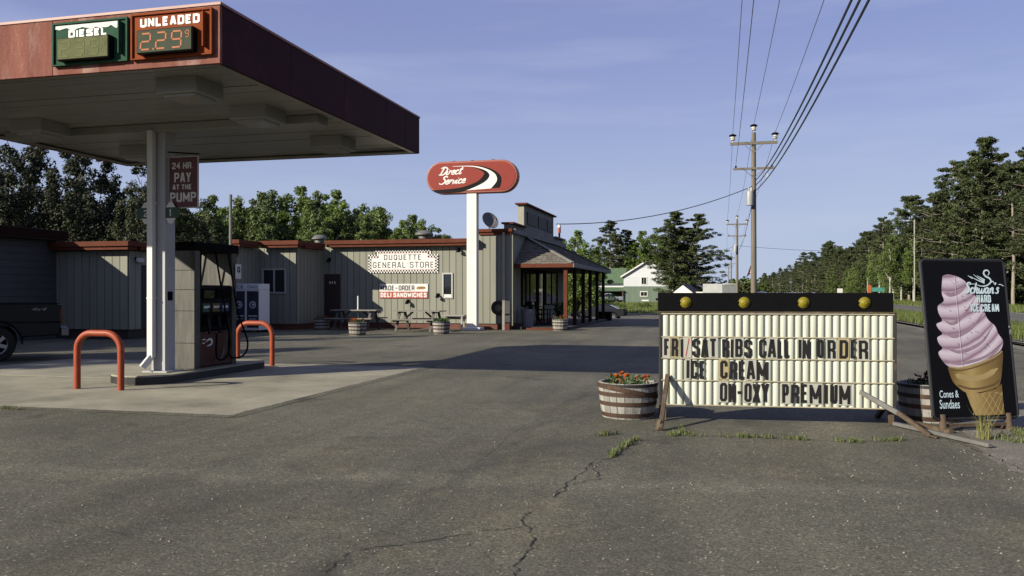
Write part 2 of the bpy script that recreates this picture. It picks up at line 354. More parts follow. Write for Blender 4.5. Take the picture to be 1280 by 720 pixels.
RUST = mat('rusty_steel', (.105, .070, .042), .8, .3, 12, bump=.3, bscale=80, col2=(.19,.15,.10), thr=.54, soft=.15)
DARK_GLASS = glass('dark_glass')
GRAYROOF = mat('roof_membrane', (.12, .115, .11), .85, .2, 2)
YELLOW = mat('yellow_lens', (.27, .225, .016), .5, .15, 30, spec=.2)
CREAM = mat('cream_plastic', (.70, .725, .605), .5, .08, 3, streak=(4,1,.4), col2=(.55,.53,.39), thr=.54, soft=.14, spec=.25)
LETTER = mat('letter_black', (.012, .011, .011), .5, .1, 10)
ORANGE_P = mat('orange_red_paint', (.42, .080, .030), .5, .14, 9, col2=(.17,.055,.03), thr=.64, soft=.05, spec=.25)
BARK = mat('bark', (.115, .085, .06), .9, .3, 6, bump=.6, bscale=18, streak=(1,1,.25))
WOOD_GREY = mat('weathered_wood', (.40, .385, .35), .85, .3, 6, orand=.22, bump=.35, bscale=40, streak=(6,6,.6), col2=(.13,.12,.10), thr=.55, soft=.2)
HOOP = mat('rusty_hoop', (.07, .036, .02), .75, .35, 14, bump=.2, bscale=60, col2=(.13,.065,.03), thr=.52, soft=.15)

# ---------------------------------------------------------------- the land
def axis(lo, a, b, hi, step, grow=1.35):
    r = list(np.arange(a, b+1e-6, step)); d = step; x = a; pre = []
    while x > lo: d *= grow; x -= d; pre.append(x)
    d = step; x = b; post = []
    while x < hi: d *= grow; x += d; post.append(x)
    return pre[::-1] + [float(q) for q in r] + post
XS = axis(-1500, -60, 24, 1500, 2); YS = axis(-400, -40, 170, 2600, 2)
def sheet(name, x0, x1, y0, y1, dz, m, jitter=0):
    xs = [x for x in XS if x0-1e-3 <= x <= x1+1e-3]; ys = [y for y in YS if y0-1e-3 <= y <= y1+1e-3]
    mb = MB(); nx = len(xs)
    vs = [(x, y, gz(x, y)+dz) for y in ys for x in xs]
    mb.add(vs, [(j*nx+i, j*nx+i+1, (j+1)*nx+i+1, (j+1)*nx+i) for j in range(len(ys)-1) for i in range(nx-1)])
    return struct(mb.build(name, m, fix=False))
sheet('ground', -1e5, 1e5, -1e5, 1e5, -.012, GRASS_G)
lot = sheet('parking_lot', -42, 8, -38, 96, 0.0, A_LOT)
road = sheet('highway', 12, 20, -38, 2000, 0.0, A_ROAD)
LINE = mat('road_paint', (.62, .60, .55), .7, .2, 3); LINEY = mat('road_paint_yellow', (.55, .38, .06), .7, .2, 3)
for x, m in ((12.5, LINE), (19.5, LINE)):
    MB().add([(x-.06,-30,.004),(x+.06,-30,.004),(x+.06,400,.004),(x-.06,400,.004)], [(0,1,2,3)]).build('edge_line', m, road, fix=False)
for k in range(14):
    y = 10+k*12; MB().add([(15.94,y,.004),(16.06,y,.004),(16.06,y+3,.004),(15.94,y+3,.004)], [(0,1,2,3)]).build('centre_dash', LINEY, road, fix=False)
rng = random.Random(7)
def ragged(name, pts, z, m, amp=.06, n=10, parent=None):
    out = []
    for i, p in enumerate(pts):
        q = pts[(i+1) % len(pts)]
        for k in range(n):
            t = k/n; out.append((p[0]+(q[0]-p[0])*t+rng.uniform(-amp,amp), p[1]+(q[1]-p[1])*t+rng.uniform(-amp,amp)))
    mb = MB(); mb.add([(x,y,z) for x,y in out], [tuple(range(len(out)))])
    return mb.build(name, m, parent, fix=False)
ragged('gravel_strip', [tuple(gnd(*p)[:2]) for p in ((1213,556),(1300,606),(1420,640),(1420,505),(1235,500),(1190,520))], .004, GRAVEL, .05)['kind'] = 'structure'
ragged('gravel_shoulder', [(7.2,-30),(8.9,-30),(8.9,90),(7.2,90)], .004, GRAVEL, .22, 60)['kind'] = 'structure'
# concrete forecourt slabs under the canopy
pad = thing('forecourt_slab', 'pale concrete slab under the fuel canopy', 'slab', (-9.2, 11.7, 0)); del pad['label'], pad['category']; pad['kind'] = 'structure'
XB = (-13.4, -9.4, -5.42); YB = (8.45, 11.7, 14.95)
for i in range(2):
    for j in range(2):
        MB().box(XB[i]+.008, XB[i+1]-.008, YB[j]+.008, YB[j+1]-.008, -.1, .008+.002*((i+j)%2)).build('concrete_panel', CONC, pad, world=True, bevel=.003)
# asphalt lapping raggedly over the slab edges
for k, P in enumerate(([(-13.6,8.36),(-5.36,8.36),(-5.36,8.50),(-13.6,8.50)], [(-5.47,8.4),(-5.32,8.4),(-5.32,15.1),(-5.47,15.1)], [(-13.6,14.9),(-5.3,14.9),(-5.3,15.05),(-13.6,15.05)])):
    re_ = random.Random(k); (xa, ya), (xb, yb) = P[0], P[1]; mb = MB(); n_ = 160; vert = k == 1
    a_, b_ = ([], [])
    for i in range(n_+1):
        t = i/n_; j = .045*noise.noise(Vector((t*26+k*9, 3.1, 0))) + .025*noise.noise(Vector((t*90, k*5, 1))) + re_.uniform(-.006,.006)
        if vert: y_ = P[0][1]+(P[2][1]-P[0][1])*t; a_.append((P[0][0]+.03+j, y_, .0128)); b_.append((P[1][0]+.02, y_, .0035))
        else: x_ = xa+(xb-xa)*t; q0, q1 = (P[2][1]-.03+j, P[0][1]-.02) if k == 0 else (P[0][1]+.03+j, P[2][1]+.02); a_.append((x_, q0, .0128)); b_.append((x_, q1, .0035))
    mb.add(a_+b_, [(i, i+1, n_+2+i, n_+1+i) for i in range(n_)]); o = mb.build('asphalt_edge', A_LOT, fix=False)
    if o.data.polygons[0].normal.z < 0: o.data.flip_normals()
    struct(o)
# cracks in the asphalt
CRACK = mat('crack_dark', (.022, .020, .018), .95, .3, 8)
def crack(pts, w=.012, seed=1):
    r = random.Random(seed); P = spline([Vector(gnd(*p)[:2]) for p in pts], 7); l = []; q = []
    for i, p in enumerate(P):
        d = (P[min(i+1,len(P)-1)]-P[max(i-1,0)]).normalized(); n = Vector((-d.y, d.x))
        p = p + n*r.uniform(-.022,.022); ww = w*.62*r.uniform(.3,1.25)*(.25 if i in (0,len(P)-1) else 1)
        l.append(p+n*ww/2); q.append(p-n*ww/2)
    mb = MB(); n = len(P); mb.add([(a.x,a.y,.004) for a in l]+[(a.x,a.y,.004) for a in q], [(i,n+i,n+i+1,i+1) for i in range(n-1)])
    return mb.build('crack', CRACK, lot, fix=False)
crack([(403,721),(420,706),(440,690),(500,682),(560,672),(610,664),(655,660)], .013, 2)
crack([(640,721),(650,703),(667,680),(664,664),(655,652),(660,640)], .016, 3)
crack([(692,622),(706,607),(730,590),(742,578),(738,585)], .014, 4)
crack([(692,622),(720,604),(748,598),(743,585),(752,577),(775,566),(798,548)], .014, 5)
crack([(800,547),(860,545),(930,547),(1010,550),(1090,552),(1150,548)], .016, 6)
crack([(560,600),(620,560),(650,535),(690,520)], .007, 7)
crack([(380,606),(440,602),(500,612),(550,614)], .006, 8)
crack([(60,650),(130,662),(180,675),(260,690),(345,690)], .006, 9)
crack([(20,585),(120,577),(200,570),(300,560),(350,553)], .006, 10)
crack([(350,553),(420,540),(520,528),(600,522)], .005, 11)
crack([(1180,548),(1215,560),(1250,575),(1285,590)], .02, 12)
crack([(300,519),(370,502),(450,482),(520,466)], .009, 13)
crack([(560,672),(600,690),(622,721)], .005, 15)

# ---------------------------------------------------------------- fuel canopy
CX0, CX1, CY0, CY1, CZ0, CZ1 = -11.9, -5.53, 8.4, 14.8, 4.0, 4.69
can = thing('fuel_canopy', 'square fuel canopy with faded red fascia on one white column', 'canopy', ((CX0+CX1)/2, (CY0+CY1)/2, 0))
T = .05
for a, b in ((CX0, -10.6), (-10.6, -9.2), (-9.2, -7.80), (-7.80, CX1)):
    MB().box(a+.003, b-.003, CY0, CY0+T, CZ0, CZ1-.03).build('front_fascia_panel', FASCIA_F, can, world=True, bevel=.004)
for a, b in ((CY0+T, 10.0), (10.0, 11.6), (11.6, 13.2), (13.2, 14.1), (14.1, CY1)):
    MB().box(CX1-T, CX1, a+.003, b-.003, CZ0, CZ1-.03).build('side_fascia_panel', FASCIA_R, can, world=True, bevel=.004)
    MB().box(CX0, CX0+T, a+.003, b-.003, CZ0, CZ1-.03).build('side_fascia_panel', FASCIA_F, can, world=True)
MB().box(CX0+T, CX1-T, CY1-T, CY1, CZ0, CZ1-.03).build('rear_fascia_panel', FASCIA_F, can, world=True)
mb = MB(); mb.box(CX0-.012, CX1+.012, CY0-.012, CY0+.06, CZ1-.03, CZ1); mb.box(CX0-.012, CX1+.012, CY1-.06, CY1+.012, CZ1-.03, CZ1)
mb.box(CX0-.012, CX0+.06, CY0+.06, CY1-.06, CZ1-.03, CZ1); mb.box(CX1-.06, CX1+.012, CY0+.06, CY1-.06, CZ1-.03, CZ1)
mb.build('coping', mat('coping', (.40,.17,.13), .5, .2, 3), can, world=True)
MB().box(CX0+T, CX1-T, CY0+T, CY1-T, 4.5, 4.55).build('roof_deck', GRAYROOF, can, world=True)
n = 21; w = (CY1-CY0-2*T)/n
base = MB(); base.box(CX0+T+.001, CX1-T-.001, -w/2+.009, w/2-.009, -.012, .012); sme = base.mesh('soffit_panel', SOFFIT)
for k in range(n):
    put('soffit_panel', sme, can, (-can.location.x, CY0+T+w*(k+.5)-can.location.y, 4.075+rng.uniform(-.005,.005)), (rng.uniform(-.012,.012), 0, 0))
mb = MB(); mb.box(CX0+T, CX1-T, CY0+T, CY0+T+.09, CZ0+.005, CZ0+.035); mb.box(CX0+T, CX1-T, CY1-T-.09, CY1-T, CZ0+.005, CZ0+.035)
mb.box(CX0+T, CX0+T+.09, CY0+T+.09, CY1-T-.09, CZ0+.005, CZ0+.035); mb.box(CX1-T-.09, CX1-T, CY0+T+.09, CY1-T-.09, CZ0+.005, CZ0+.035)
mb.build('soffit_edge_trim', SOFFIT, can, world=True)
MB().box(CX0+.35, CX1-.35, 11.42, 11.76, 3.93, 4.06).build('beam', SOFFIT, can, world=True, bevel=.01)
LENS = mat('lamp_lens', (.45,.44,.38), .2, .1, 8, spec=.6)
lb = MB(); lb.box(-.29,.29,-.29,.29,.0,.20); lme = lb.mesh('lamp_box', SOFFIT)
ll = MB(); ll.box(-.22,.22,-.22,.22,-.035,-.002); lle = ll.mesh('lens', LENS)
for x in (-6.55, -10.35):
    for y in (9.3, 11.15, 13.3):
        o = put('lamp_box', lme, can, (x-can.location.x, (y if y != 11.15 else 10.9)-can.location.y, 3.87), bevel=.012)
        put('lens', lle, o)
colx, coly = -8.66, 11.6
mb = MB(); q = .125
mb.box(colx-q, colx+q, coly-q, coly+q, .1725, 3.93)
o = mb.build('column', COLUMN, can, world=True, bevel=.004)
MB().box(colx-.22, colx+.22, coly-.22, coly+.22, .15, .172).build('base_plate', COLUMN, can, world=True)
mb = MB(); dx = colx-.075; dy = coly-q-.065
mb.box(dx-.05, dx+.05, dy-.045, dy+.045, .38, 3.95); mb.bar((dx,dy,.40),(dx-.09,dy-.10,.23), .11, .09); mb.box(dx-.056,dx+.056,dy-.05,dy+.064,1.3,1.33); mb.box(dx-.056,dx+.056,dy-.05,dy+.064,2.8,2.83)
mb.build('downspout', WHITE_P, can, world=True, bevel=.006)
MB().box(colx+.126, colx+.137, coly-.06, coly+.05, 1.28, 1.42).build('switch_plate', BLACK, can, world=True)
# price signs on the front fascia (local x along fascia, z up, -y outwards)
PG = mat('faded_green_plastic', (.04, .105, .065), .8, .2, 5, spec=.08, col2=(.14,.22,.15), thr=.6); PO = mat('faded_orange_plastic', (.30, .072, .024), .8, .15, 5, spec=.08)
LCD_G = mat('lcd_panel', (.17, .18, .09), .8, .2, 5, spec=.05); LCD_D = mat('lcd_panel_dark', (.085, .10, .07), .8, .1, 5, spec=.05)
SEG_O = mat('segment_orange', (.62, .25, .14), .8, .03, spec=.05); SEG_F = mat('segment_faint', (.195, .22, .098), .8, .05, spec=.05)
WHT = mat('white_print', (.95, .93, .88), .5, .06, 6, col2=(.62,.60,.55), thr=.62)
PEEL = mat('peeling_white', (.72,.73,.70), .6, .1, 12)
SEGS = {'2':'abged','3':'abgcd','9':'abgfcd'}
def digit(mb, ch, x, z, w, h, t, y, sl=.06):
    X = lambda a, b: x + a*w + sl*b*h
    P = {'a':((0,1),(1,1)),'d':((0,0),(1,0)),'g':((0,.5),(1,.5)),'f':((0,.5),(0,1)),'b':((1,.5),(1,1)),'e':((0,0),(0,.5)),'c':((1,0),(1,.5))}
    for i, s in enumerate(SEGS[ch]):
        (a,b),(c,d) = P[s]; p = Vector((X(a,b), z+b*h)); q2 = Vector((X(c,d), z+d*h)); dv = (q2-p).normalized()*t*.55
        mb.ribbon([p+dv, q2-dv], t, y, .0015+.0002*i)
def price_sign(label, x0, w, z0, h, body, lcd, seg, word, digits, peel, dot):
    r = thing('price_sign', label, 'price sign', (x0, CY0, z0))
    mb = MB(); mb.box(0, w, -.03, -.002, 0, h); mb.build('backboard', body, r, bevel=.006)
    mb = MB(); e = .022
    mb.box(0,w,-.052,-.0305,h-e,h); mb.box(0,e,-.052,-.0305,0,h-e); mb.box(w-e,w,-.052,-.0305,0,h-e)
    mb.box(e,w-e,-.052,-.0305,0,.014); mb.build('surround', body, r)
    mb = MB(); mb.box(w-.095, w-.075, -.10, -.0305, .08, h-.05); mb.build('sun_fin', body, r, bevel=.006)
    mb = MB(); mb.box(w*.13, w*.82, -.125, -.0305, h*.07, h*.59); d = mb.build('display_case', BLACK_G, r, bevel=.012)
    mb = MB(); mb.box(w*.145, w*.805, -.130, -.1255, h*.095, h*.565); scr = mb.build('screen', lcd, d)
    mb = MB(); dw = w*.115; dh = h*.34; z = h*.155
    for k, ch in enumerate(digits):
        digit(mb, ch, w*(.185+.19*k), z, dw, dh, .019, -.1305)
    digit(mb, '9', w*.735, z+dh*.58, w*.04, dh*.42, .010, -.1305)
    mb.build('digits', seg, scr, fix=False)
    if dot: MB().ribbon([(w*.335, z), (w*.352, z)], .02, -.1305, .0015).build('decimal_point', seg, scr, fix=False)
    MB().box(w*.105, w*.128, -.09, -.0305, h*.12, h*.24).build('latch', BLACK_G, d)
    block(word, w*.11 if not peel else w*.21, w*.845 if not peel else w*.72, h*(.70 if not peel else .635), h*(.90 if not peel else .815), .026, -.0305, WHT, r)
    if peel:
        mb = MB(); rr = random.Random(4); top = []; bot = []
        for k in range(26):
            x = e+(w*.88-e)*k/25; top.append((x, h-.028)); bot.append((x, h-.028-(.02+.05*abs(math.sin(k*.55+.4))*(.4+.6*k/25))*rr.uniform(.6,1.2)-.02))
        mb.add([(x,-.034,z) for x,z in top]+[(x,-.036,z) for x,z in bot], [(i,26+i,27+i,i+1) for i in range(25)])
        mb.build('peeling_film', PEEL, r, fix=False)
    return r
price_sign('green DIESEL price sign with peeling film on canopy fascia', -7.762, 1.045, 4.095, .51, PG, LCD_G, SEG_F, 'DIESEL', '239', True, False)
price_sign('orange UNLEADED 2.29 price sign at the canopy corner', -6.672, 1.065, 4.095, .53, PO, LCD_D, SEG_O, 'UNLEADED', '229', False, True)
# hanging signs on the column
MAROON = mat('maroon_print', (.13, .016, .018), .45, .12, 5)
r = thing('hanging_sign', 'maroon 24 hour pay at the pump sign hanging off canopy column', 'sign', (-8.52, 11.55, 2.73))
MB().box(0, .535, -.012, .012, 0, .82).build('panel', mat('sign_edge_white', (.62,.60,.57), .5, .1, 6), r, bevel=.004)
MB().box(.018, .517, -.015, -.0125, .018, .802).build('print', MAROON, r)
for s_, a, b, c, d in (('24 HR.', .07, .46, .62, .72), ('PAY', .11, .41, .41, .56), ('AT THE', .08, .42, .295, .375), ('PUMP', .035, .50, .10, .25)):
    block(s_, a, b, c, d, (.018,.026,.017,.027)[('24 HR.','PAY','AT THE','PUMP').index(s_)], -.0152, WHT, r, th=.002)
mb = MB(); mb.tube([(-.06,0,.90),(.54,0,.845)], .012, 6); mb.box(-.075,-.045,-.02,.02,.70,.98); mb.build('bracket', BLACK, r)
NGREEN = mat('number_green', (.025, .085, .05), .5, .1, 5)
def flag_sign(x, num, lab):
    r = thing('pump_number', lab, 'sign', (x, 11.50, 2.66))
    MB().prism([(-.14,0),(-.03,.17),(.03,.17),(.14,0),(.03,-.17),(-.03,-.17)], -.005, .005).build('plate', WHT, r)
    MB().box(-.15, .15, -.009, -.0055, -.085, .085).build('band', NGREEN, r)
    block(num, -.035, .035, -.055, .055, .018, -.0092, WHT, r, th=.002)
flag_sign(-8.45, '1', 'green number 1 plate right of the canopy column')
flag_sign(-8.90, '2', 'green number 2 plate left of the canopy column')
# pump island
mb = MB(); pts = []
for k in range(13): t = math.pi + math.pi*k/12; pts.append((-8.72+.52*math.cos(t), 11.25+.42*math.sin(t)))
for k in range(13): t = math.pi*k/12; pts.append((-8.72+.52*math.cos(t), 13.75+.42*math.sin(t)))
mb.prism(pts, 0.0, .15, lambda x, y, d: (x, y, d)); isl = struct(mb.build('pump_island', CONC, bevel=.012))
mb = MB(); n = len(pts); o_ = [(x+(x+8.72)*.012, y+(y-12.5)*.004) for x, y in pts]
mb.add([(x,y,.018) for x,y in o_]+[(x,y,.128) for x,y in o_], [(i,(i+1)%n,n+(i+1)%n,n+i) for i in range(n)])
mb.build('painted_kerb', mat('kerb_black', (.022,.022,.024), .6, .3, 5, col2=(.10,.095,.085), thr=.6), isl)
# fuel pump, local: x across (positive = face towards the highway), y along the island
def fuel_pump(loc):
    r = thing('fuel_pump', 'steel and black fuel pump with red door on canopy island', 'fuel pump', loc)
    hw = .31
    for y0, y1 in ((0, .13), (1.06, 1.19)):
        MB().box(-hw, hw, y0, y1, 0, 1.95).build('end_pillar', STEEL, r, bevel=.01)
    for z in (.42, .95, 1.3, 1.62):
        MB().box(-hw+.004, hw-.004, -.004, -.0005, z, z+.006).build('panel_seam', BLACK, r)
    MB().box(-hw-.03, hw+.03, -.03, 1.22, 1.951, 2.09).build('header', BLACK, r, bevel=.012)
    for x in (-hw+.02, hw-.02):
        MB().box(x-.018, x+.018, .131, .165, 1.38, 1.95).build('post', BLACK, r)
    MB().box(-hw+.03, hw-.03, .1305, 1.0595, .62, 1.38).build('cabinet', BLACK_G, r, bevel=.01)
    RED = mat('pump_red', (.075, .013, .010), .4, .15, 5)
    for sx in (1, -1):
        X = lambda a: sx*a
        bx = lambda mb, a, b, *q: mb.box(min(X(a),X(b)), max(X(a),X(b)), *q)
        d = bx(MB(), .05, .30, .131, 1.059, .02, .60).build('lower_door', RED, r, bevel=.01)
        # white swoosh mark
        f = lambda x, z, y: (sx*(.301-y), x, z)
        mk = MB(); P = spline([Vector((.30,.43)), Vector((.40,.47)), Vector((.47,.44)), Vector((.44,.38)), Vector((.33,.355))], 5)
        mk.ribbon(P, [.012+.035*math.sin(math.pi*i/(len(P)-1)) for i in range(len(P))], 0, .002, f=f); mk.ribbon([Vector((.20,.47)), Vector((.29,.47))], .018, 0, .002, f=f); mk.ribbon([Vector((.20,.41)), Vector((.27,.41))], .016, 0, .002, f=f)
        mk.build('swoosh_mark', WHT, d)
        bx(MB(), .2805, .30, .22, .56, 1.12, 1.32).build('display_panel', BLACK, r)
        bx(MB(), .3005, .304, .25, .53, 1.16, 1.29).build('screen', DARK_GLASS, r)
        bx(MB(), .2805, .30, .62, .99, 1.16, 1.32).build('card_reader', BLACK, r)
        for k, (y, colr) in enumerate(((.22, (.03,.10,.07)), (.50, (.16,.12,.03)), (.76, (.03,.045,.16)))):
            bx(MB(), .2805, .296, y, y+.22, .93, 1.07).build('grade_panel', mat('grade_%d' % k, colr, .4, .1, 5), r)
            bx(MB(), .2965, .299, y+.03, y+.19, .99, 1.03).build('grade_label', WHT, r)
        for k, y in enumerate((.30, .60, .88)):
            nz_ = MB(); nz_.bar((X(.32),y,.88),(X(.36),y,.66), .035, .06); nz_.tube([(X(.34),y,.84),(X(.40),y,.92),(X(.36),y,1.0)], .014, 6); nz_.bar((X(.36),y,.66),(X(.37),y,.56),.03,.045)
            nz_.build('nozzle', BLACK_G, r)
            bx(MB(), .2805, .315, y-.05, y+.05, .70, .90).build('nozzle_boot', BLACK, r)
        for k, y in enumerate((.62, 1.0)):
            h = MB(); e = .22 if k else .05
            h.tube(spline([Vector((X(.27),y,1.95)), Vector((X(.33),y+.03,1.5)), Vector((X(.40),y+.10,.9)), Vector((X(.44),y+.12+e,.38)), Vector((X(.43),y+e,.14)), Vector((X(.40),y-.16,.16)), Vector((X(.37),y-.12,.56))], 6), .016, 7)
            h.build('hose', BLACK, r, smooth=True)
        arc = MB(); arc.tube(spline([Vector((X(.34),.52,.10)), Vector((X(.36),.64,.13)), Vector((X(.36),.72,.22)), Vector((X(.35),.74,.30))], 5), .010, 6); arc.build('drip_hose', GALV, r)
    MB().box(hw+.02, hw+.028, 1.12, 1.30, 1.50, 1.76).build('notice_card', WHT, r, bevel=.003)
    f = block('G', -.045, .045, -.05, .05, .022, 0, BLACK, r); f.rotation_euler = (0,0,rad(90)); f.location = (hw+.0285, 1.22, 1.66)
    return r
fuel_pump((-8.72, 12.08, .15))
# inverted-U guard rails
def guard(loc, lab):
    mb = MB(); P = [(-.37,0,0),(-.37,0,.58)] + [(-.37+.24-.24*math.cos(t), 0, .58+.24*math.sin(t)) for t in [math.pi/2*k/7 for k in range(1,8)]]
    P += [(-x,y,z) for x,y,z in reversed(P)]
    mb.tube(P, .047, 16)
    o = mb.build('guard_rail', ORANGE_P, smooth=True, loc=loc); tag(o, lab, 'guard rail', 'orange guard rails at the pump island')
guard((-8.72, 10.25, .0), 'orange bent pipe guard rail in front of the white canopy column')
guard((-8.74, 14.42, .0), 'orange bent pipe guard rail behind the fuel pump')

# ---------------------------------------------------------------- vehicles
TYRE = mat('tyre', (.016,.016,.016), .85, .15, 20); RIM = mat('alloy_rim', (.45,.45,.46), .35, .1, 10, metal=.8)
TAIL = mat('tail_lens', (.09,.006,.006), .25, .1, 5); HEAD = mat('head_lens', (.55,.55,.55), .15, .05); CHROME = mat('chrome', (.22,.22,.23), .3, .1, 5, metal=.6)
def wheel(parent, x, y, r, w, side):
    m = MB(); m.lathe([(r*.62,-w/2),(r*.9,-w/2),(r,-w*.35),(r,w*.35),(r*.9,w/2),(r*.62,w/2)], 28, axis='y'); o = m.build('wheel', TYRE, parent, smooth=True, loc=(x,y,r))
    q = MB(); q.lathe([(r*.63,side*w*.42),(r*.60,side*w*.48),(r*.55,side*w*.42),(r*.54,side*w*.1)], 24, axis='y')
    for k in range(6):
        t = 2*math.pi*k/6+.3; d = Vector((math.cos(t), 0, math.sin(t))); yy = -side*w*.42
        q.bar(d*r*.14+Vector((0,yy,0)), d*r*.58+Vector((0,yy,0)), r*.20, .03, up=(0,1,0))
    q.lathe([(.0,side*w*.50),(r*.13,side*w*.48),(r*.18,side*w*.38)], 14, axis='y')
    q.build('rim', RIM, o, smooth=True)
    d = MB(); d.lathe([(0,side*w*.08),(r*.6,side*w*.08)], 20, axis='y'); d.build('hub_disc', BLACK, o)
def arches(poly_top, xs, r, z0, x_end):
    # lower outline from front to rear with wheel cut-outs
    out = []
    for cx in sorted(xs, reverse=True):
        a0 = math.asin(min(1, (z0-.36)/r)) if z0 > .36 else 0
        for k in range(11):
            t = a0 + (math.pi-2*a0)*k/10; out.append((cx+r*math.cos(t), .36+r*math.sin(t)))
    return out
def pickup(label, loc, rz, paint, decal=False, cat='pickup truck'):
    r = thing('pickup_truck', label, cat, loc, rz)            # local +x = forward, rear bumper at x = 0
    low = [(.12,.52),(.10,1.02),(5.42,1.02),(5.50,.86),(5.50,.48)] + arches(None, (1.25, 4.55), .45, .48, 0)
    low2 = [(.12,.52),(.08,.80),(1.95,.80),(1.95,1.02),(3.9,1.06),(5.30,1.00),(5.50,.82),(5.50,.48)] + arches(None, (1.25, 4.55), .45, .48, 0)
    MB().prism(low2, -.90, .90).build('body', paint, r, bevel=.03)
    for s in (-1, 1):
        b = [(.08,.802),(.08,1.14),(.16,1.17),(1.93,1.17),(1.93,.802)]
        MB().prism(b, s*.90, s*.84).build('bed_side', paint, r, bevel=.012)
        MB().box(.12, 1.92, min(s*.905,s*.83), max(s*.905,s*.83), 1.172, 1.19).build('bed_rail', BLACK_G, r, bevel=.005)
        a = [(.80+.50*math.cos(t)*1.0, 0) for t in (0,)]
        m = MB(); P = [(1.25+.47*math.cos(t), s*.902, .36+.47*math.sin(t)) for t in [math.pi*k/14 for k in range(15)]]; m.tube(P, .022, 6); m.build('wheel_lip', BLACK_G, r)
        for x in (1.25, 4.55): wheel(r, x, s*.78, .36, .24, -s if False else (1 if s < 0 else -1))
        MB().box(.045, .10, min(s*.74,s*.905), max(s*.74,s*.905), .78, 1.08).build('tail_light', TAIL, r, bevel=.012)
        MB().box(5.44, 5.52, min(s*.62,s*.88), max(s*.62,s*.88), .70, .86).build('headlight', HEAD, r, bevel=.012)
        MB().prism([(2.08,1.10),(2.25,1.62),(3.20,1.62),(3.62,1.10)], s*.862, s*.858, lambda x, z, d: (x, d - s*.16*max(0,z-1.1), z)).build('side_window', DARK_GLASS, r)
        MB().box(3.55, 3.68, min(s*.9,s*1.06), max(s*.9,s*1.06), 1.08, 1.22).build('mirror', BLACK_G, r, bevel=.02)
        if decal:
            text('4x4', 1.0, 1.28, 1.04, 1.10, 0, mat('decal_silver', (.42,.42,.42), .4, .05), r, 'decal', bold=.0, shear=.4, rot=(0,0,rad(180 if s > 0 else 0)), loc=((0 if s < 0 else 1.1), s*.902, 0)) if s < 0 else text('4x4', -.62, -.34, 1.035, 1.095, 0, MATS['decal_silver'], r, 'decal', bold=.0, shear=.4, rot=(0,0,rad(180)), loc=(0, .9025, 0))
    MB().box(.07, .13, -.72, .72, .802, 1.15).build('tailgate', paint, r, bevel=.015)
    cab = [(1.97,1.0),(2.03,1.12),(2.20,1.70),(2.40,1.76),(3.15,1.76),(3.30,1.68),(3.85,1.06),(3.85,1.0)]
    MB().prism(cab, -.80, .80, lambda x, z, d: (x, d*(1.06-.16*max(0,z-1.1)/.66*1.0), z)).build('cab', paint, r, bevel=.04)
    MB().box(1.93,1.968,-.6,.6,1.2,1.58).build('rear_window', DARK_GLASS, r)
    MB().add([(3.86,-.74,1.09),(3.86,.74,1.09),(3.33,.64,1.655),(3.33,-.64,1.655)], [(0,1,2,3)]).build('windscreen', DARK_GLASS, r)
    MB().box(-.06, .08, -.86, .86, .50, .66).build('bumper', CHROME, r, bevel=.02)
    MB().box(5.5, 5.6, -.86, .86, .48, .64).build('bumper', CHROME, r, bevel=.02)
    return r
BLK_PAINT = mat('black_car_paint', (.008,.009,.011), .4, .1, 5, spec=.2)
pickup('dark pickup truck parked in the shade at the left edge', (-13.95, 15.35, 0), rad(224), BLK_PAINT, decal=True)

# ---------------------------------------------------------------- portable letter sign
ROWS = [(.706, .196, [('F',.051,.114),('R',.13,.201),('I',.227,.256),('/',.272,.332),('S',.352,.431),('A',.443,.526),('T',.534,.612),('R',.669,.741),('I',.757,.786),('B',.805,.882),('S',.9,.981),('C',1.053,1.131),('A',1.142,1.23),('L',1.243,1.301),('L',1.313,1.374),('I',1.460,1.489),('N',1.499,1.577),('O',1.649,1.719),('R',1.756,1.838),('D',1.875,1.962),('E',1.986,2.053),('R',2.072,2.163)]),
        (.470, .196, [('I',.290,.321),('C',.334,.41),('E',.431,.495),('C',.648,.725),('R',.746,.823),('E',.841,.912),('A',.923,1.014),('M',1.027,1.147)]),
        (.226, .200, [('O',.643,.72),('N',.733,.805),('-',.823,.882),('O',.9,.976),('X',.984,1.065),('Y',1.075,1.159),('P',1.293,1.361),('R',1.381,1.464),('E',1.482,1.557),('M',1.574,1.694),('I',1.724,1.756),('U',1.781,1.855),('M',1.873,1.986)])]
sg = thing('portable_sign', 'white portable letter board sign with black top and yellow lamps', 'sign', site(1.612, 9.2), rad(5.27))
W2 = 2.45
FRAME = mat('sign_frame', (.035,.032,.03), .6, .25, 8, col2=(.12,.07,.04), thr=.58)
MB().box(.02, W2-.02, .03, .17, .20, 1.17).build('back_box', FRAME, sg)
mb = MB(); mb.box(0, .022, -.028, .175, .17, 1.185); mb.box(W2-.022, W2, -.028, .175, .17, 1.185); mb.box(.022, W2-.022, .004, .175, .17, .195)
mb.build('frame', FRAME, sg, bevel=.004)
MB().box(-.012, W2-.03, -.022, .18, 1.20, 1.40).build('light_bar', BLACK, sg, bevel=.006)
MB().box(-.004, W2+.012, -.035, .178, 1.186, 1.199).build('drip_edge', RUST, sg)
for x in (.284, .901, 1.514, 2.13):
    m = MB(); m.lathe([(.066,0),(.066,.012),(.063,.018),(.056,.024),(.052,.024),(.046,.032),(.030,.042),(.022,.044),(.018,.048),(0,.049)], 24, axis='y'); o = m.build('lamp', YELLOW, sg, smooth=True, loc=(x,-.0225,1.295)); o.scale = (.88,.8,.88)
    m = MB(); m.lathe([(.070,0),(.070,.008),(.062,.010)], 24, axis='y'); m.build('lamp_ring', mat('lamp_ring', (.20,.15,.02), .5), o, loc=(0,.0,0))
    m = MB(); m.box(-.085,-.060,-.02,0,-.01,.01); m.build('lamp_clip', BLACK, o)
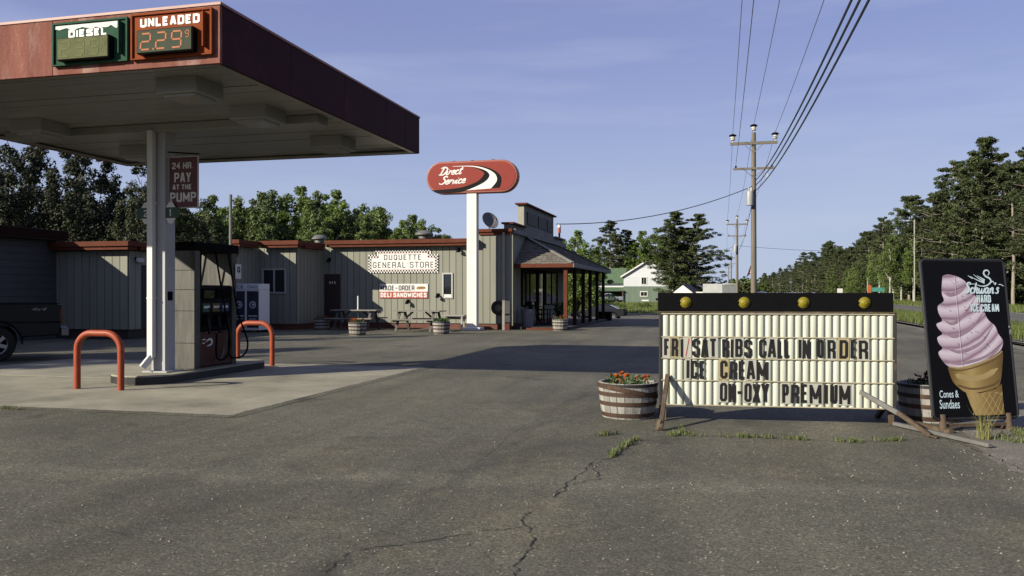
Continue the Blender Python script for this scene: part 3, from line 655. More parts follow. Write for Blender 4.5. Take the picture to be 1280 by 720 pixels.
RAILS = [.182, .449, .688, .922, 1.172]
for k in range(4):
    z0, z1 = RAILS[k], RAILS[k+1]
    m = MB(); vs = []; fs = []; nf = 31; p = (W2-.05)/nf; prof = [(0,0),(.20,.0),(.235,.012),(.28,.019),(.35,.0225),(.60,.0245),(.84,.0225),(.93,.016),(.975,.0)]
    for i in range(nf):
        for a, b in prof: vs.append((.025+(i+a)*p, b))
    vs.append((.025+nf*p, 0)); q = len(vs)
    # rounded flute ends at the top
    ring = [(z0+.004, 1), (z1-.030, 1), (z1-.014, .75), (z1-.004, .1)]
    V = [(x, .0-y*s_, z) for z, s_ in ring for x, y in vs]
    m.add(V, [(j*q+i, j*q+i+1, (j+1)*q+i+1, (j+1)*q+i) for j in range(3) for i in range(q-1)])
    m.build('face_panel', CREAM, sg, smooth=True, fix=False)
for k, z in enumerate(RAILS):
    m = MB(); m.box(.0225, W2-.0225, -.031, .003, z-.006, z+.006); m.build('letter_rail', mat('rail_cream', (.50,.45,.31), .55, .2, 9, col2=(.30,.22,.12), thr=.56), sg, bevel=.002)
YELPL = mat('yellowed_acrylic', (.50,.42,.22), .35, .1, 6); CLRPL = mat('clear_acrylic', (.55,.55,.47), .25, .06, 6); REDL = mat('red_letter', (.55,.04,.03), .5)
yell = {(0,19),(1,3),(0,1)}
for ri, (zb, hh, row) in enumerate(ROWS):
    for li, (ch, a, b) in enumerate(row):
        t = .030; w = b-a; m = MB()
        if ch == '-': a -= .004; w += .008
        dz = math.sin(li*2.3+ri)*.004
        if ch == '/': m.ribbon([(.012, .0), (w-.012, hh)], .008, 0, .003)
        else:
            for si, (P, cl) in enumerate(LET[ch]):
                m.ribbon([(t/2+x*(w-t), t/2+y*(hh-t)) for x, y in P], t, 0, .003+.0004*si, cl)
        o = m.build('letter', REDL if ch == '/' else LETTER, sg, loc=(a, -.0285, zb+dz), rot=(0, math.sin(li*1.7+ri)*.012, 0), fix=False)
        if (li*7+ri*3) % 3 == 0 or (ri,li) in yell:
            MB().box(-.016, w+.014, .0003, .002, -.012, hh+.014).build('letter_backing', YELPL if (ri,li) in yell else CLRPL, o)
mb = MB(); mb.bar((.09,-.03,.50),(.0,-.70,.02),.045,.045); mb.bar((.01,-.64,.10),(-.02,-.66,.0),.05,.05); mb.build('front_leg', RUST, sg, bevel=.004)
mb = MB(); mb.bar((.05,.10,.20),(.05,.02,.0),.05,.05); mb.bar((.03,.16,.25),(.03,.62,.0),.045,.045); mb.build('rear_leg', RUST, sg)
mb = MB(); mb.bar((2.42,.10,.20),(2.42,.06,.0),.05,.04); mb.bar((2.42,.16,.25),(2.42,.62,.0),.045,.045); mb.build('rear_leg', RUST, sg)
mb = MB(); mb.bar((2.08,-.06,.36),(2.36,-.42,.19),.034,.045); mb.build('strut', GALV, sg, bevel=.003)
mb = MB(); mb.bar((2.35,-.41,.20),(2.57,-.69,.02),.036,.04); mb.bar((2.52,-.63,.035),(2.62,-.75,.010),.05,.012); mb.build('strut_foot', RUST, sg, bevel=.003)
p, q = gnd(1118, 533), gnd(1238, 561)
tag(MB().bar((p.x,p.y,.03),(q.x,q.y,.03),.05,.035).build('metal_bar', GALV, bevel=.004), 'long flat metal bar lying on the ground before the ice cream board', 'metal bar')

# ---------------------------------------------------------------- ice cream board (local x right, z up, front -y, leans back)
ib = thing('ice_cream_board', 'black ice cream advertising board with a pink swirl cone', 'advertising board', site(4.249, 8.45), rad(23.3))
TILT = Matrix.Rotation(rad(-7.6), 4, 'X')
bd = MB().box(0, .95, 0, .03, 0, 1.62).build('panel', BLACK_G, ib, loc=(0, 0, .128), rot=(rad(-7.6), 0, 0), bevel=.006)
EDGE = mat('chipped_black_edge', (.02,.02,.022), .5, .2, 20, col2=(.45,.45,.45), thr=.66, soft=.04)
m = MB(); P = [(.0,.03),(.0,1.59),(.012,1.612),(.03,1.625),(.92,1.625),(.938,1.612),(.95,1.59),(.95,.03),(.92,0),(.03,0)]
m.tube([(x,.012,z) for x,z in P]+[(P[0][0],.012,P[0][1])], .018, 8); m.build('frame_tube', EDGE, bd, smooth=True)
for x in (.10, .84):
    mb = MB(); mb.tube([(x,-.01,0),(x,.02,.17)], .036, 10); mb.bar((x,-.12,.02),(x,.42,.02),.05,.04); mb.build('foot', RUST, ib, smooth=True)
MB().bar((.10,.0,.06),(.84,.0,.06),.02,.03).build('foot_brace', RUST, ib)
PINK = mat('print_pink', (.60,.47,.55), .4, .10, 9, fine=.05, fscale=60); PINK_L = mat('print_pink_light', (.82,.70,.78), .4, .08, 9); PINK_D = mat('print_pink_dark', (.38,.26,.325), .4, .18, 9)
CONE = mat('print_cone', (.30,.205,.065), .4, .12, 6); CONE_L = mat('print_cone_light', (.45,.34,.14), .4, .1, 8); CONE_D = mat('print_cone_dark', (.15,.09,.025), .4, .1, 8)
def flat(name, pts, y, m, k=0, parent=bd):
    P = spline([Vector(p) for p in pts]+[Vector(pts[0])], k)[:-1] if k else pts
    mb = MB(); mb.add([(p[0], y, p[1]) for p in P], [tuple(range(len(P)))]); me = mb.mesh(name, m)
    if me.polygons[0].normal.y > 0: me.flip_normals()
    return put(name, me, parent)
def print_mat(name, kind):
    m = bpy.data.materials.new(name); MATS[name] = m; m.use_nodes = True; n = m.node_tree; N = n.nodes; lk = n.links.new; b = N['Principled BSDF']; b.inputs['Roughness'].default_value = .45; b.inputs['Specular IOR Level'].default_value = .3
    t = N.new('ShaderNodeTexCoord'); sp = N.new('ShaderNodeSeparateXYZ'); lk(t.outputs['Object'], sp.inputs[0]); nz = N.new('ShaderNodeTexNoise'); nz.inputs['Scale'].default_value = 7; nz.inputs['Detail'].default_value = 5; lk(t.outputs['Object'], nz.inputs['Vector'])
    def op(o_, x, y=None):
        q = N.new('ShaderNodeMath'); q.operation = o_
        for i, v in enumerate((x, y)):
            if v is None: continue
            if isinstance(v, (int, float)): q.inputs[i].default_value = v
            else: lk(v, q.inputs[i])
        return q.outputs[0]
    r = N.new('ShaderNodeValToRGB'); el = r.color_ramp.elements
    if kind == 'swirl':                      # printed folds of soft ice: bands that dip and rise to the right
        dx = op('SUBTRACT', sp.outputs[0], .25); w = op('SUBTRACT', sp.outputs[2], op('MULTIPLY', op('MULTIPLY', dx, dx), .98))
        w = op('ADD', w, op('MULTIPLY', nz.outputs[0], .035)); f = op('FRACT', op('DIVIDE', op('SUBTRACT', w, .585), .1475))
        stops = ((0,(.15,.095,.13)),(.05,(.20,.135,.175)),(.16,(.28,.215,.265)),(.34,(.37,.31,.36)),(.62,(.44,.39,.435)),(.80,(.37,.31,.36)),(.93,(.25,.175,.22)),(1,(.16,.105,.14)))
    else:                                    # rolled wafer: light along its left middle, brown at the edges
        f = op('ADD', op('DIVIDE', op('SUBTRACT', sp.outputs[0], .19), .64), op('MULTIPLY', op('SUBTRACT', nz.outputs[0], .5), .12))
        stops = ((0,(.075,.045,.012)),(.14,(.15,.10,.03)),(.40,(.26,.19,.075)),(.62,(.17,.115,.038)),(.85,(.12,.078,.024)),(1,(.07,.042,.012)))
    while len(el) < len(stops): el.new(.5)
    for e, (p_, c2) in zip(el, stops): e.position = p_; e.color = (*c2, 1)
    lk(f, r.inputs[0]); lk(r.outputs[0], b.inputs['Base Color']); return m
swirl = [(.23,1.459),(.292,1.474),(.38,1.459),(.465,1.418),(.514,1.366),(.583,1.257),(.653,1.133),(.702,1.009),(.777,.94),(.811,.853),(.854,.785),(.836,.714),(.785,.661),(.655,.593),(.475,.543),(.313,.512),(.209,.528),(.144,.59),(.108,.667),(.158,.711),(.123,.76),(.111,.822),(.171,.86),(.129,.916),(.116,.962),(.182,.996),(.15,1.071),(.149,1.148),(.221,1.201),(.204,1.288)]
flat('swirl_print', swirl, -.001, print_mat('print_swirl', 'swirl'), 4)
def lick(pts, wmax, m, y, skew=.5):
    P = spline([Vector(p) for p in pts], 8); n_ = len(P); mb = MB()
    mb.ribbon(P, [max(.002, wmax*math.sin(math.pi*(i/(n_-1))**skew)) for i in range(n_)], y, .0004); return mb.build('swirl_band', m, bd, fix=False)
LK = [([(.225,1.285),(.30,1.262),(.42,1.30),(.50,1.37)],.10,PINK_D), ([(.155,1.075),(.27,1.03),(.42,1.11),(.53,1.26)],.11,PINK_L), ([(.20,1.00),(.30,.965),(.44,1.06),(.585,1.235)],.085,PINK_D),
      ([(.125,.94),(.27,.88),(.48,.96),(.62,1.16)],.12,PINK_L), ([(.20,.865),(.32,.835),(.52,.93),(.665,1.09)],.085,PINK_D), ([(.12,.81),(.28,.735),(.55,.81),(.69,1.02)],.13,PINK_L),
      ([(.19,.715),(.36,.675),(.60,.77),(.755,.94)],.08,PINK_D), ([(.115,.665),(.28,.612),(.58,.68),(.79,.87)],.11,PINK_L), ([(.15,.60),(.33,.555),(.62,.62),(.84,.76)],.065,PINK_D), ([(.25,.53),(.45,.555),(.66,.605),(.80,.70)],.05,PINK_L),
      ([(.235,1.42),(.25,1.36),(.24,1.30),(.25,1.25)],.06,PINK_L)]
for i, (P, w, m) in enumerate([q for q in LK if q[2] is PINK_D]): lick(P, w*.42, m, -.0012-.0005*i, .8)
MB().box(.358,.362,-.0085,-.0080,.52,1.46).build('poster_seam', mat('print_seam', (.80,.68,.76), .5), bd)
rr = random.Random(5); mb = MB()
for k in range(46):
    z = rr.uniform(.58,1.42); t = (1.46-z)/.9; x = rr.uniform(.24, .36+.42*t); a = rr.uniform(0,3); s_ = rr.uniform(.004,.010)
    mb.add([(x-s_,-.0075,z),(x,-.0075,z-s_*.6),(x+s_,-.0075,z+.002),(x,-.0075,z+s_*.6)], [(0,1,2,3)])
mb.build('berry_fleck', PINK_D, bd, fix=False)
flat('cup_print', [(.191,.518),(.33,.506),(.546,.549),(.728,.611),(.832,.673),(.813,.512),(.774,.357),(.716,.301),(.519,.258),(.379,.258),(.286,.32),(.229,.388)], -.008, print_mat('print_wafer', 'cone'), 3)
flat('cone_print', [(.372,.262),(.536,.250),(.716,.292),(.787,.341),(.787,.202),(.789,.031),(.62,.025),(.457,.028),(.416,.124)], -.0075, MATS['print_wafer'])
mb = MB(); mb.ribbon(spline([Vector(p) for p in ((.20,.50),(.33,.484),(.55,.527),(.73,.590),(.825,.65))], 5), .012, -.0085, .0003); mb.ribbon(spline([Vector(p) for p in ((.29,.335),(.42,.298),(.56,.302),(.70,.338),(.77,.385))], 5), .02, -.0085, .0003)
mb.build('cup_shade', CONE_D, bd, fix=False)
mb = MB(); mb.ribbon(spline([Vector(p) for p in ((.27,.44),(.42,.40),(.60,.42),(.76,.50))], 5), [.01]+[.055]*13+[.03,.01], -.0085, .0002); mb.ribbon(spline([Vector(p) for p in ((.21,.522),(.34,.511),(.55,.554),(.73,.617),(.828,.675))], 5), .014, -.0085, .0005); mb.build('cup_highlight', CONE_L, bd, fix=False)
mb = MB()
for k in range(6): mb.ribbon([(.40+.06*k+.02, .24), (.47+.065*k, .035)][::1] if False else [(.43+.065*k, .035), (.43+.065*k+.16 if k < 4 else .785, .26 if k < 4 else .035+.10*(6-k))], .007, -.0080, .0003)
for k in range(6): mb.ribbon([(.40+.075*k, .255), (min(.40+.075*k+.13, .785), .035 if k < 4 else .255-.16*(785-400-75*k)/1000*1.2)], .007, -.0080, .0005)
mb.build('waffle_line', CONE_L, bd, fix=False)
PBLUE = mat('print_pale_blue', (.70,.86,.93), .45, .05)
mb = MB(); sw = spline([Vector(p) for p in ((.60,1.37),(.66,1.352),(.73,1.362),(.775,1.40),(.76,1.435),(.72,1.455),(.70,1.485),(.715,1.515),(.75,1.517),(.765,1.49),(.745,1.465))], 6)
mb.ribbon(sw, [.006+.012*math.sin(math.pi*i/(len(sw)-1)) for i in range(len(sw))], -.009, .0004)
for a, b, c in (((.70,1.385),(.62,1.415),(.545,1.452)), ((.70,1.40),(.64,1.43),(.58,1.475)), ((.705,1.415),(.66,1.44),(.62,1.462)), ((.77,1.395),(.80,1.40),(.81,1.37)), ((.57,1.435),(.54,1.448),(.515,1.462))):
    P = spline([Vector(a), Vector(b), Vector(c)], 5); mb.ribbon(P, [.014*(1-i/len(P))+.002 for i in range(len(P))], -.009, .0006)
mb.build('swan_emblem', PBLUE, bd, fix=False)
# script lettering drawn as brush strokes
SC = {'S': [[(.62,.86),(.50,.98),(.28,.94),(.24,.74),(.44,.56),(.50,.32),(.34,.08),(.08,.06),(-.06,.20)]], 'c': [[(.36,.42),(.22,.52),(.06,.34),(.08,.08),(.24,.02),(.42,.14)]],
      'h': [[(.02,.02),(.10,.5),(.20,1.0)],[(.06,.2),(.22,.50),(.32,.46),(.28,.10),(.36,.02),(.46,.12)]], 'w': [[(.02,.50),(.06,.10),(.18,.04),(.30,.28),(.33,.46)],[(.31,.30),(.33,.06),(.46,.06),(.58,.30),(.60,.52)]],
      'a': [[(.38,.46),(.22,.52),(.06,.32),(.08,.08),(.22,.06),(.38,.38)],[(.40,.50),(.36,.12),(.44,.02),(.54,.12)]], 'n': [[(.04,.48),(.06,.25),(.02,.0)],[(.05,.22),(.22,.50),(.33,.44),(.30,.10),(.38,.02),(.48,.12)]],
      "'": [[(.10,1.0),(.04,.78)]], 's': [[(.34,.44),(.22,.52),(.12,.42),(.24,.26),(.22,.08),(.06,.02),(-.02,.10)]], 'D': [[(.26,.90),(.20,.50),(.10,.06)],[(-.04,.84),(.26,.98),(.60,.86),(.66,.50),(.44,.10),(.10,.04),(-.06,.10)]],
      'i': [[(.10,.48),(.04,.12),(.12,.02),(.24,.12)],[(.15,.66),(.17,.70)]], 'r': [[(.04,.46),(.10,.44),(.04,.02)],[(.08,.28),(.22,.48),(.32,.44)]], 'e': [[(.08,.22),(.28,.30),(.30,.46),(.18,.50),(.05,.32),(.08,.08),(.24,.02),(.40,.14)]],
      't': [[(.24,.86),(.12,.30),(.10,.06),(.20,.02),(.34,.14)],[(.0,.56),(.36,.60)]], 'v': [[(.02,.48),(.10,.40),(.12,.04),(.28,.20),(.34,.46)]]}
ADV = {'S':.60,'c':.40,'h':.48,'w':.62,'a':.54,'n':.48,"'":.16,'s':.36,'D':.70,'i':.24,'r':.33,'e':.38,'t':.32,'v':.36}
def script(word, x, z, h, wid, y, m, parent, slant=.18, total=None, th=.002, rise=0):
    tw = sum(ADV[c] for c in word); k = (total/(tw*h)) if total else 1; mb = MB(); cx = 0; i = 0
    for ch in word:
        for st in SC[ch]:
            P = spline([Vector(p) for p in st], 5); P = [Vector((x+(cx+p.x+slant*p.y)*h*k, z+p.y*h+rise*cx)) for p in P]
            n_ = len(P); i += 1
            mb.ribbon(P, [wid*(.75+.4*math.sin(math.pi*j/(n_-1)+.3)) for j in range(n_)], y, th+.0001*(i % 7))
        cx += ADV[ch]
    return mb.build('lettering', m, parent, fix=False)
script("Schwan's", .455, 1.275, .115, .015, -.0095, PBLUE, bd, total=.40, th=.0006)
mb = MB(); mb.ribbon(spline([Vector(p) for p in ((.60,1.375),(.54,1.372),(.50,1.36))], 4), .006, -.0095, .0004); mb.ribbon(spline([Vector(p) for p in ((.862,1.37),(.89,1.368),(.915,1.352))], 4), .008, -.0095, .0004); mb.build('flourish', PBLUE, bd, fix=False)
block('HARD', .593, .755, 1.180, 1.260, .014, -.0095, PBLUE, bd, th=.0006); block('ICE CREAM', .514, .838, 1.085, 1.165, .014, -.0095, PBLUE, bd, th=.0006)
text('Cones &', .080, .293, .212, .286, -.001, PBLUE, bd, bold=.008, th=.0006); text('Sundaes', .072, .295, .102, .192, -.001, PBLUE, bd, bold=.008, th=.0006)
# ---------------------------------------------------------------- half-barrel planters
LEAFM = mat('flower_leaf', (.06,.12,.03), .6, .3, 30, trans=.25); PETAL = mat('marigold_petal', (.75,.17,.015), .6, .2, 40, trans=.15); PETAL2 = mat('marigold_petal_dark', (.60,.09,.012), .6, .2, 40, trans=.15)
SOIL = mat('potting_soil', (.03,.022,.015), .95, .3, 20)
def half_barrel(label, loc, rz=0, R0=.335, h=.40, loose=False, group='half barrel planters', ns=22):
    r = thing('barrel_planter', label, 'planter', loc, rz, group)
    prof = [(R0*.86,0),(R0*.93,h*.3),(R0*.98,h*.65),(R0,h)]
    st = MB(); da = math.pi/ns*.93
    V = []
    for rr_, z in prof:
        for a, k in ((-da,1),(da,1),(da,.91),(-da,.91)): V.append((rr_*k*math.cos(a), rr_*k*math.sin(a), z))
    F = []
    for i in range(3):
        for j in range(4): F.append((i*4+j, i*4+(j+1)%4, (i+1)*4+(j+1)%4, (i+1)*4+j))
    F += [(0,3,2,1),(12,13,14,15)]; st.add(V, F); me = st.mesh('stave', WOOD_GREY)
    rr2 = random.Random(int(loc[0]*100))
    for k in range(ns): put('stave', me, r, (0,0,rr2.uniform(0,.004)), (0,0,2*math.pi*k/ns))
    def rad_at(z):
        for (a,za),(b,zb) in zip(prof, prof[1:]):
            if za <= z <= zb: return a+(b-a)*(z-za)/(zb-za)
        return R0
    for q, (z, hh, tl) in enumerate(((.045,.045,0),(.43*h+.0,.045,0),(.70*h,.045,.0),(.76*h,.05,.12 if loose else 0),(h-.02,.03,0))[(0):]):
        if q == 3 and not loose: continue
        m = MB(); n_ = 40; vs = []
        for rg, dz in ((1.004,-hh/2),(1.016,-hh/2),(1.016,hh/2),(1.004,hh/2)):
            for j in range(n_):
                t = 2*math.pi*j/n_; zz = z+dz+tl*math.cos(t-rad(205))*.55; ra = rad_at(max(0,min(h,zz)))*rg+(.006 if tl else 0); vs.append((ra*math.cos(t), ra*math.sin(t), zz))
        m.add(vs, [(a*n_+j, a*n_+(j+1)%n_, ((a+1)%4)*n_+(j+1)%n_, ((a+1)%4)*n_+j) for a in range(4) for j in range(n_)])
        m.build('hoop', HOOP if z < h-.05 else mat('dark_rim', (.022,.02,.02), .6), r, smooth=True)
    MB().lathe([(0,h-.06),(R0*.5,h-.05),(R0*.92,h-.065)], 20).build('soil', SOIL, r)
    return r
def leaves(mb, n, cx, cy, cz, rx, ry, rz, s, r, up=.4):
    for k in range(n):
        a = r.uniform(0, 6.283); q = math.sqrt(r.random()); p = Vector((cx+rx*q*math.cos(a), cy+ry*q*math.sin(a), cz+rz*r.random()))
        d = Vector((r.gauss(0,1), r.gauss(0,1), r.gauss(up,.6))).normalized(); e = d.cross(Vector((r.gauss(0,1), r.gauss(0,1), r.gauss(0,1)))).normalized()
        L_ = s*r.uniform(.6,1.3); mb.add([p, p+d*L_*.5+e*L_*.24, p+d*L_, p+d*L_*.5-e*L_*.24], [(0,1,2,3)])
def marigolds(label, loc, spots, seed, nl=220, spread=.24, hh=.10, group='flowers in barrel planters'):
    r = thing('marigold_plant', label, 'flowers', loc, 0, group); rn = random.Random(seed)
    mb = MB(); leaves(mb, nl, 0, 0, 0, spread, spread, hh, .055, rn); mb.build('foliage', LEAFM, r, fix=False)
    for (x, y, z, s) in spots:
        mb = MB()
        for ring, (ra, tilt, cnt) in enumerate(((.2,1.2,5),(.6,.75,8),(1.0,.3,11))):
            for k in range(cnt):
                t = 2*math.pi*(k+.5*ring)/cnt + rn.uniform(-.15,.15); d = Vector((math.cos(t)*math.cos(tilt), math.sin(t)*math.cos(tilt), math.sin(tilt))); e = Vector((-math.sin(t), math.cos(t), 0))
                mb.add([(0,0,-.2*s), d*s*.7+e*s*.32, d*s*1.05, d*s*.7-e*s*.32], [(0,1,2,3)])
        mb.tube([(0,0,-z+.0),(0,0,-.1*s)], .004, 4)
        mb.build('blossom', PETAL if rn.random() < .7 else PETAL2, r, loc=(x,y,z), rot=(rn.uniform(-.5,.2), rn.uniform(-.4,.4), 0), fix=False)
    return r
b1 = site((785-640)/1050*9.52, 9.52); rnd = random.Random(3)
half_barrel('weathered half barrel planter with a loose rusty hoop left of the letter board sign', b1, 0, .335, .395, True)
marigolds('orange marigolds in the half barrel left of the letter board sign', b1+Vector((0,0,.34)), [(-.12,-.08,.12,.032),(-.07,-.03,.14,.036),(-.02,-.10,.125,.034),(-.15,.02,.11,.03),(.0,.02,.115,.03),(.19,-.06,.11,.034),(.10,-.02,.10,.028),(.22,.03,.105,.03),(-.09,.07,.13,.032)], 11, 300)
b2 = site((1163-640)/1050*9.25, 9.25)
half_barrel('weathered half barrel planter behind the ice cream board', b2, .1, .335, .41)
r = thing('seedling_plant', 'low green and dark red plant in barrel behind the ice cream board', 'plant', b2+Vector((0,0,.355))); mb = MB(); leaves(mb, 200, 0, 0, 0, .26, .26, .06, .05, random.Random(8)); mb.build('foliage', LEAFM, r, fix=False)
mb = MB(); leaves(mb, 60, -.06, .0, .05, .10, .1, .07, .06, random.Random(9)); mb.build('dark_leaves', mat('dark_red_leaf', (.06,.018,.015), .6, .3, 30), r, fix=False)
def small_spots(k): 
    q = random.Random(k); return [(q.uniform(-.22,.22), q.uniform(-.22,.1), q.uniform(.10,.17), q.uniform(.03,.045)) for _ in range(9)]
for k, (x, y, lb) in enumerate(((-11.73,25.6,'in front of the left picnic table'), (-9.34,27.1,'at the right end of the nearer picnic table'), (-14.75,29.0,'in the shade left of the picnic tables'), (-5.93,30.75,'beside the red porch post'))):
    half_barrel('grey half barrel planter '+lb, (x,y,0), k, .30, .42, ns=18)
    if k == 1:
        r = thing('tall_grass_plant', 'thin green plant in the barrel by the nearer picnic table', 'plant', (x,y,.36)); mb = MB(); leaves(mb, 90, 0, 0, 0, .2, .2, .05, .16, random.Random(5), 2.2); mb.build('foliage', LEAFM, r, fix=False)
    elif k == 2:
        marigolds('shaded orange flowers in the barrel left of the picnic tables', (x,y,.37), small_spots(40)[:5], 30+k, 160, .24, .14)
    else: marigolds('orange flowers in the barrel '+lb, (x,y,.37), small_spots(20+k), 20+k, 200, .24, .14)

# ---------------------------------------------------------------- store building
st = thing('store_building', 'long grey board sided general store with red trim and porch', 'building', (-13, 31, 0))
def wall_x(x0, x1, y, z0, z1, pitch=.27, holes=(), face=-1):        # wall in the x direction, boards on the side facing -y
    w = MB().box(x0, x1, y, y+.15, z0, z1).build('wall', BACKING, st, world=True)
    n_ = max(1, round((x1-x0)/pitch)); p = (x1-x0)/n_
    def brd(xa, xb, za, zb, k):
        o = MB().box(xa, xb, y-.028, y-.001, za, zb).build('board', WALL, w, bevel=0); o.matrix_parent_inverse.identity(); o.location = (-st.location.x, -st.location.y, -st.location.z); return o
    for k in range(n_):
        xa, xb = x0+k*p+.010, x0+(k+1)*p-.010
        cuts = [(h[2], h[3]) for h in holes if h[0] < xb and h[1] > xa]
        if not cuts: brd(xa, xb, z0, z1, k); continue
        full = all(h[0] <= xa and h[1] >= xb for h in holes if h[0] < xb and h[1] > xa)
        za, zb = cuts[0]
        if za > z0+.02: brd(xa, xb, z0, za, k)
        if zb < z1-.02: brd(xa, xb, zb, z1, k)
        h = [h for h in holes if h[0] < xb and h[1] > xa][0]
        if not full:
            if h[0] > xa+.02: brd(xa, h[0], za, zb, k)
            if h[1] < xb-.02: brd(h[1], xb, za, zb, k)
    return w
def wall_y(y0, y1, x, z0, z1, pitch=.27, holes=()):                  # wall along y, boards on the side facing +x
    w = MB().box(x-.15, x, y0, y1, z0, z1).build('wall', BACKING, st, world=True)
    n_ = max(1, round((y1-y0)/pitch)); p = (y1-y0)/n_
    for k in range(n_):
        ya, yb = y0+k*p+.010, y0+(k+1)*p-.010
        segs = [(z0, z1)]
        for h in holes:
            if h[0] < yb and h[1] > ya: segs = [(z0, h[2]), (h[3], z1)]
        for za, zb in segs:
            if zb-za > .03:
                o = MB().box(x+.001, x+.028, ya, yb, za, zb).build('board', WALL, w); o.location = (-st.location.x, -st.location.y, -st.location.z)
    return w
FOUND = mat('foundation_red', (.16,.055,.035), .8, .25, 4)
D_Y, C_Y, A_Y = 31.0, 28.8, 21.55
# main section D, taller section E, section C with the window, low section A
wall_x(-15.7, -9.27, D_Y, .22, 3.25, holes=((-15.66,-14.93,.0,2.15),(-10.62,-10.20,1.19,2.17)))
wall_x(-9.27, -7.86, D_Y, .22, 3.66)
wall_x(-17.3, -15.7, C_Y, .22, 3.10, holes=((-17.12,-16.10,1.37,2.33),))
wall_y(C_Y+.0, D_Y-.03, -15.7, .22, 3.10)
wall_x(-30, -17.3, A_Y, .30, 2.66)
wall_y(A_Y, 27, -17.3, .30, 2.66, holes=((22.3,23.2,0.1,2.25),)); wall_y(27, C_Y-.03, -17.3, .22, 3.10)
wall_y(D_Y, 41.5, -7.86, .22, 3.66, holes=((32.6,35.3,.85,2.45),(35.55,36.7,.0,2.45),(37.1,39.8,.85,2.45)))
mb = MB(); mb.box(-15.75, -7.88, D_Y+.02, D_Y+.2, -.05, .22); mb.box(-17.3,-15.72,C_Y+.02,C_Y+.2,-.05,.22); mb.box(-15.9,-15.72,C_Y+.2,D_Y+.02,-.05,.22); mb.box(-8.1,-7.88,D_Y+.2,41.5,-.05,.22); mb.build('foundation', FOUND, st, world=True)
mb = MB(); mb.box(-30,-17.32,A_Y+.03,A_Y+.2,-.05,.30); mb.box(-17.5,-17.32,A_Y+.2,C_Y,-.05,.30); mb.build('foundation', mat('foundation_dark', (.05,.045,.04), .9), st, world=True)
# body of the building behind the walls, roofs
MB().box(-17.2, -8.05, D_Y+.16, 41.5, 0, 3.3).build('core', BACKING, st, world=True)
MB().box(-31, -17.46, A_Y+.16, 41.5, 0, 2.6).build('core', BACKING, st, world=True)
def fascia(pts, z0, z1, over=.30):                # pts: list of boxes in plan
    for (x0, x1, y0, y1) in pts:
        o = MB().box(x0, x1, y0, y1, z0+.10, z1).build('fascia', TRIM_RED, st, world=True, bevel=.01)
        e = .06
        MB().box(x0+e if x1-x0 > .4 else x0+.02, x1-e if x1-x0 > .4 else x1-.02, y0+e if y1-y0 > .4 else y0+.06, y1-e if y1-y0 > .4 else y1-.0, z0, z0+.099).build('fascia_board', TRIM_RED, o).location = (-st.location.x, -st.location.y, 0)
fascia([(-15.45, -9.2, D_Y-.38, D_Y+.15)], 3.22, 3.48)
fascia([(-17.05, -15.42, C_Y-.38, C_Y+.15)], 3.10, 3.36); fascia([(-15.7, -15.42, C_Y+.15, D_Y-.38)], 3.10, 3.35)
fascia([(-30, -17.0, A_Y-.38, A_Y+.15)], 2.68, 2.93); fascia([(-17.3, -17.0, A_Y+.15, 27)], 2.68, 2.92); fascia([(-17.3, -17.0, 27, C_Y-.38)], 3.08, 3.33)
fascia([(-9.2, -7.80, D_Y-.16, D_Y+.15)], 3.62, 3.84)
MB().box(-17.25,-9.2,D_Y+.15,41.5,3.3,3.40).build('roof', GRAYROOF, st, world=True); MB().box(-17.25,-15.72,C_Y+.15,D_Y+.15,3.15,3.28).build('roof', GRAYROOF, st, world=True)
MB().box(-31,-17.3,A_Y+.15,41.5,2.7,2.85).build('roof', GRAYROOF, st, world=True); MB().box(-9.19,-8.1,D_Y+.15,41.5,3.6,3.75).build('roof', GRAYROOF, st, world=True)
# door, windows
DOORB = mat('dark_brown_door', (.045,.022,.016), .55, .2, 5)
d = MB().box(-15.62,-14.97,D_Y-.02,D_Y-.002,.12,2.12).build('door', DOORB, st, world=True, bevel=.004)
for k in range(3): MB().box(-15.42+k*.11,-15.38+k*.11,D_Y-.024,D_Y-.0205,1.76,1.86).build('door_glass', WHT, d).location = (13,-31,0)
MB().tube([(-15.05,D_Y-.03,1.0),(-15.05,D_Y-.08,1.0)], .025, 8).build('door_knob', CHROME, d).location = (13,-31,0)
d = MB().box(-17.3+.002,-17.3+.02,22.32,23.18,.12,2.22).build('door', mat('grey_door', (.16,.16,.16), .6), st, world=True)
MB().lathe([(0,.0),(.03,.0),(.03,.05),(0,.05)], 8).build('door_knob', CHROME, d, rot=(0,rad(90),0), loc=(-17.27+13, 22.45-31, 1.05))
WFR = mat('white_window_frame', (.55,.55,.52), .5, .08, 5)
def window_x(x0, x1, z0, z1, y, n=2):
    e = .055; m = MB(); m.box(x0-e,x1+e,y-.07,y-.0015,z1,z1+e); m.box(x0-e,x1+e,y-.07,y-.0015,z0-e,z0); m.box(x0-e,x0,y-.07,y-.0015,z0,z1); m.box(x1,x1+e,y-.07,y-.0015,z0,z1)
    for k in range(1, n): xm = x0+(x1-x0)*k/n; m.box(xm-.03,xm+.03,y-.06,y-.0015,z0,z1)
    o = m.build('window', WFR, st, world=True)
    for k in range(n):
        a = x0+(x1-x0)*k/n+(.03 if k else 0); b = x0+(x1-x0)*(k+1)/n-(.03 if k < n-1 else 0)
        MB().box(a,b,y-.03,y-.02,z0,z1).build('pane', DARK_GLASS, o).location = (13,-31,0)
    return o
window_x(-17.06,-16.16,1.43,2.27,C_Y); window_x(-10.57,-10.25,1.24,2.12,D_Y,1)
MB().box(-10.56,-10.26,D_Y-.05,D_Y-.031,1.24,1.34).build('curtain', WHT, st, world=True)
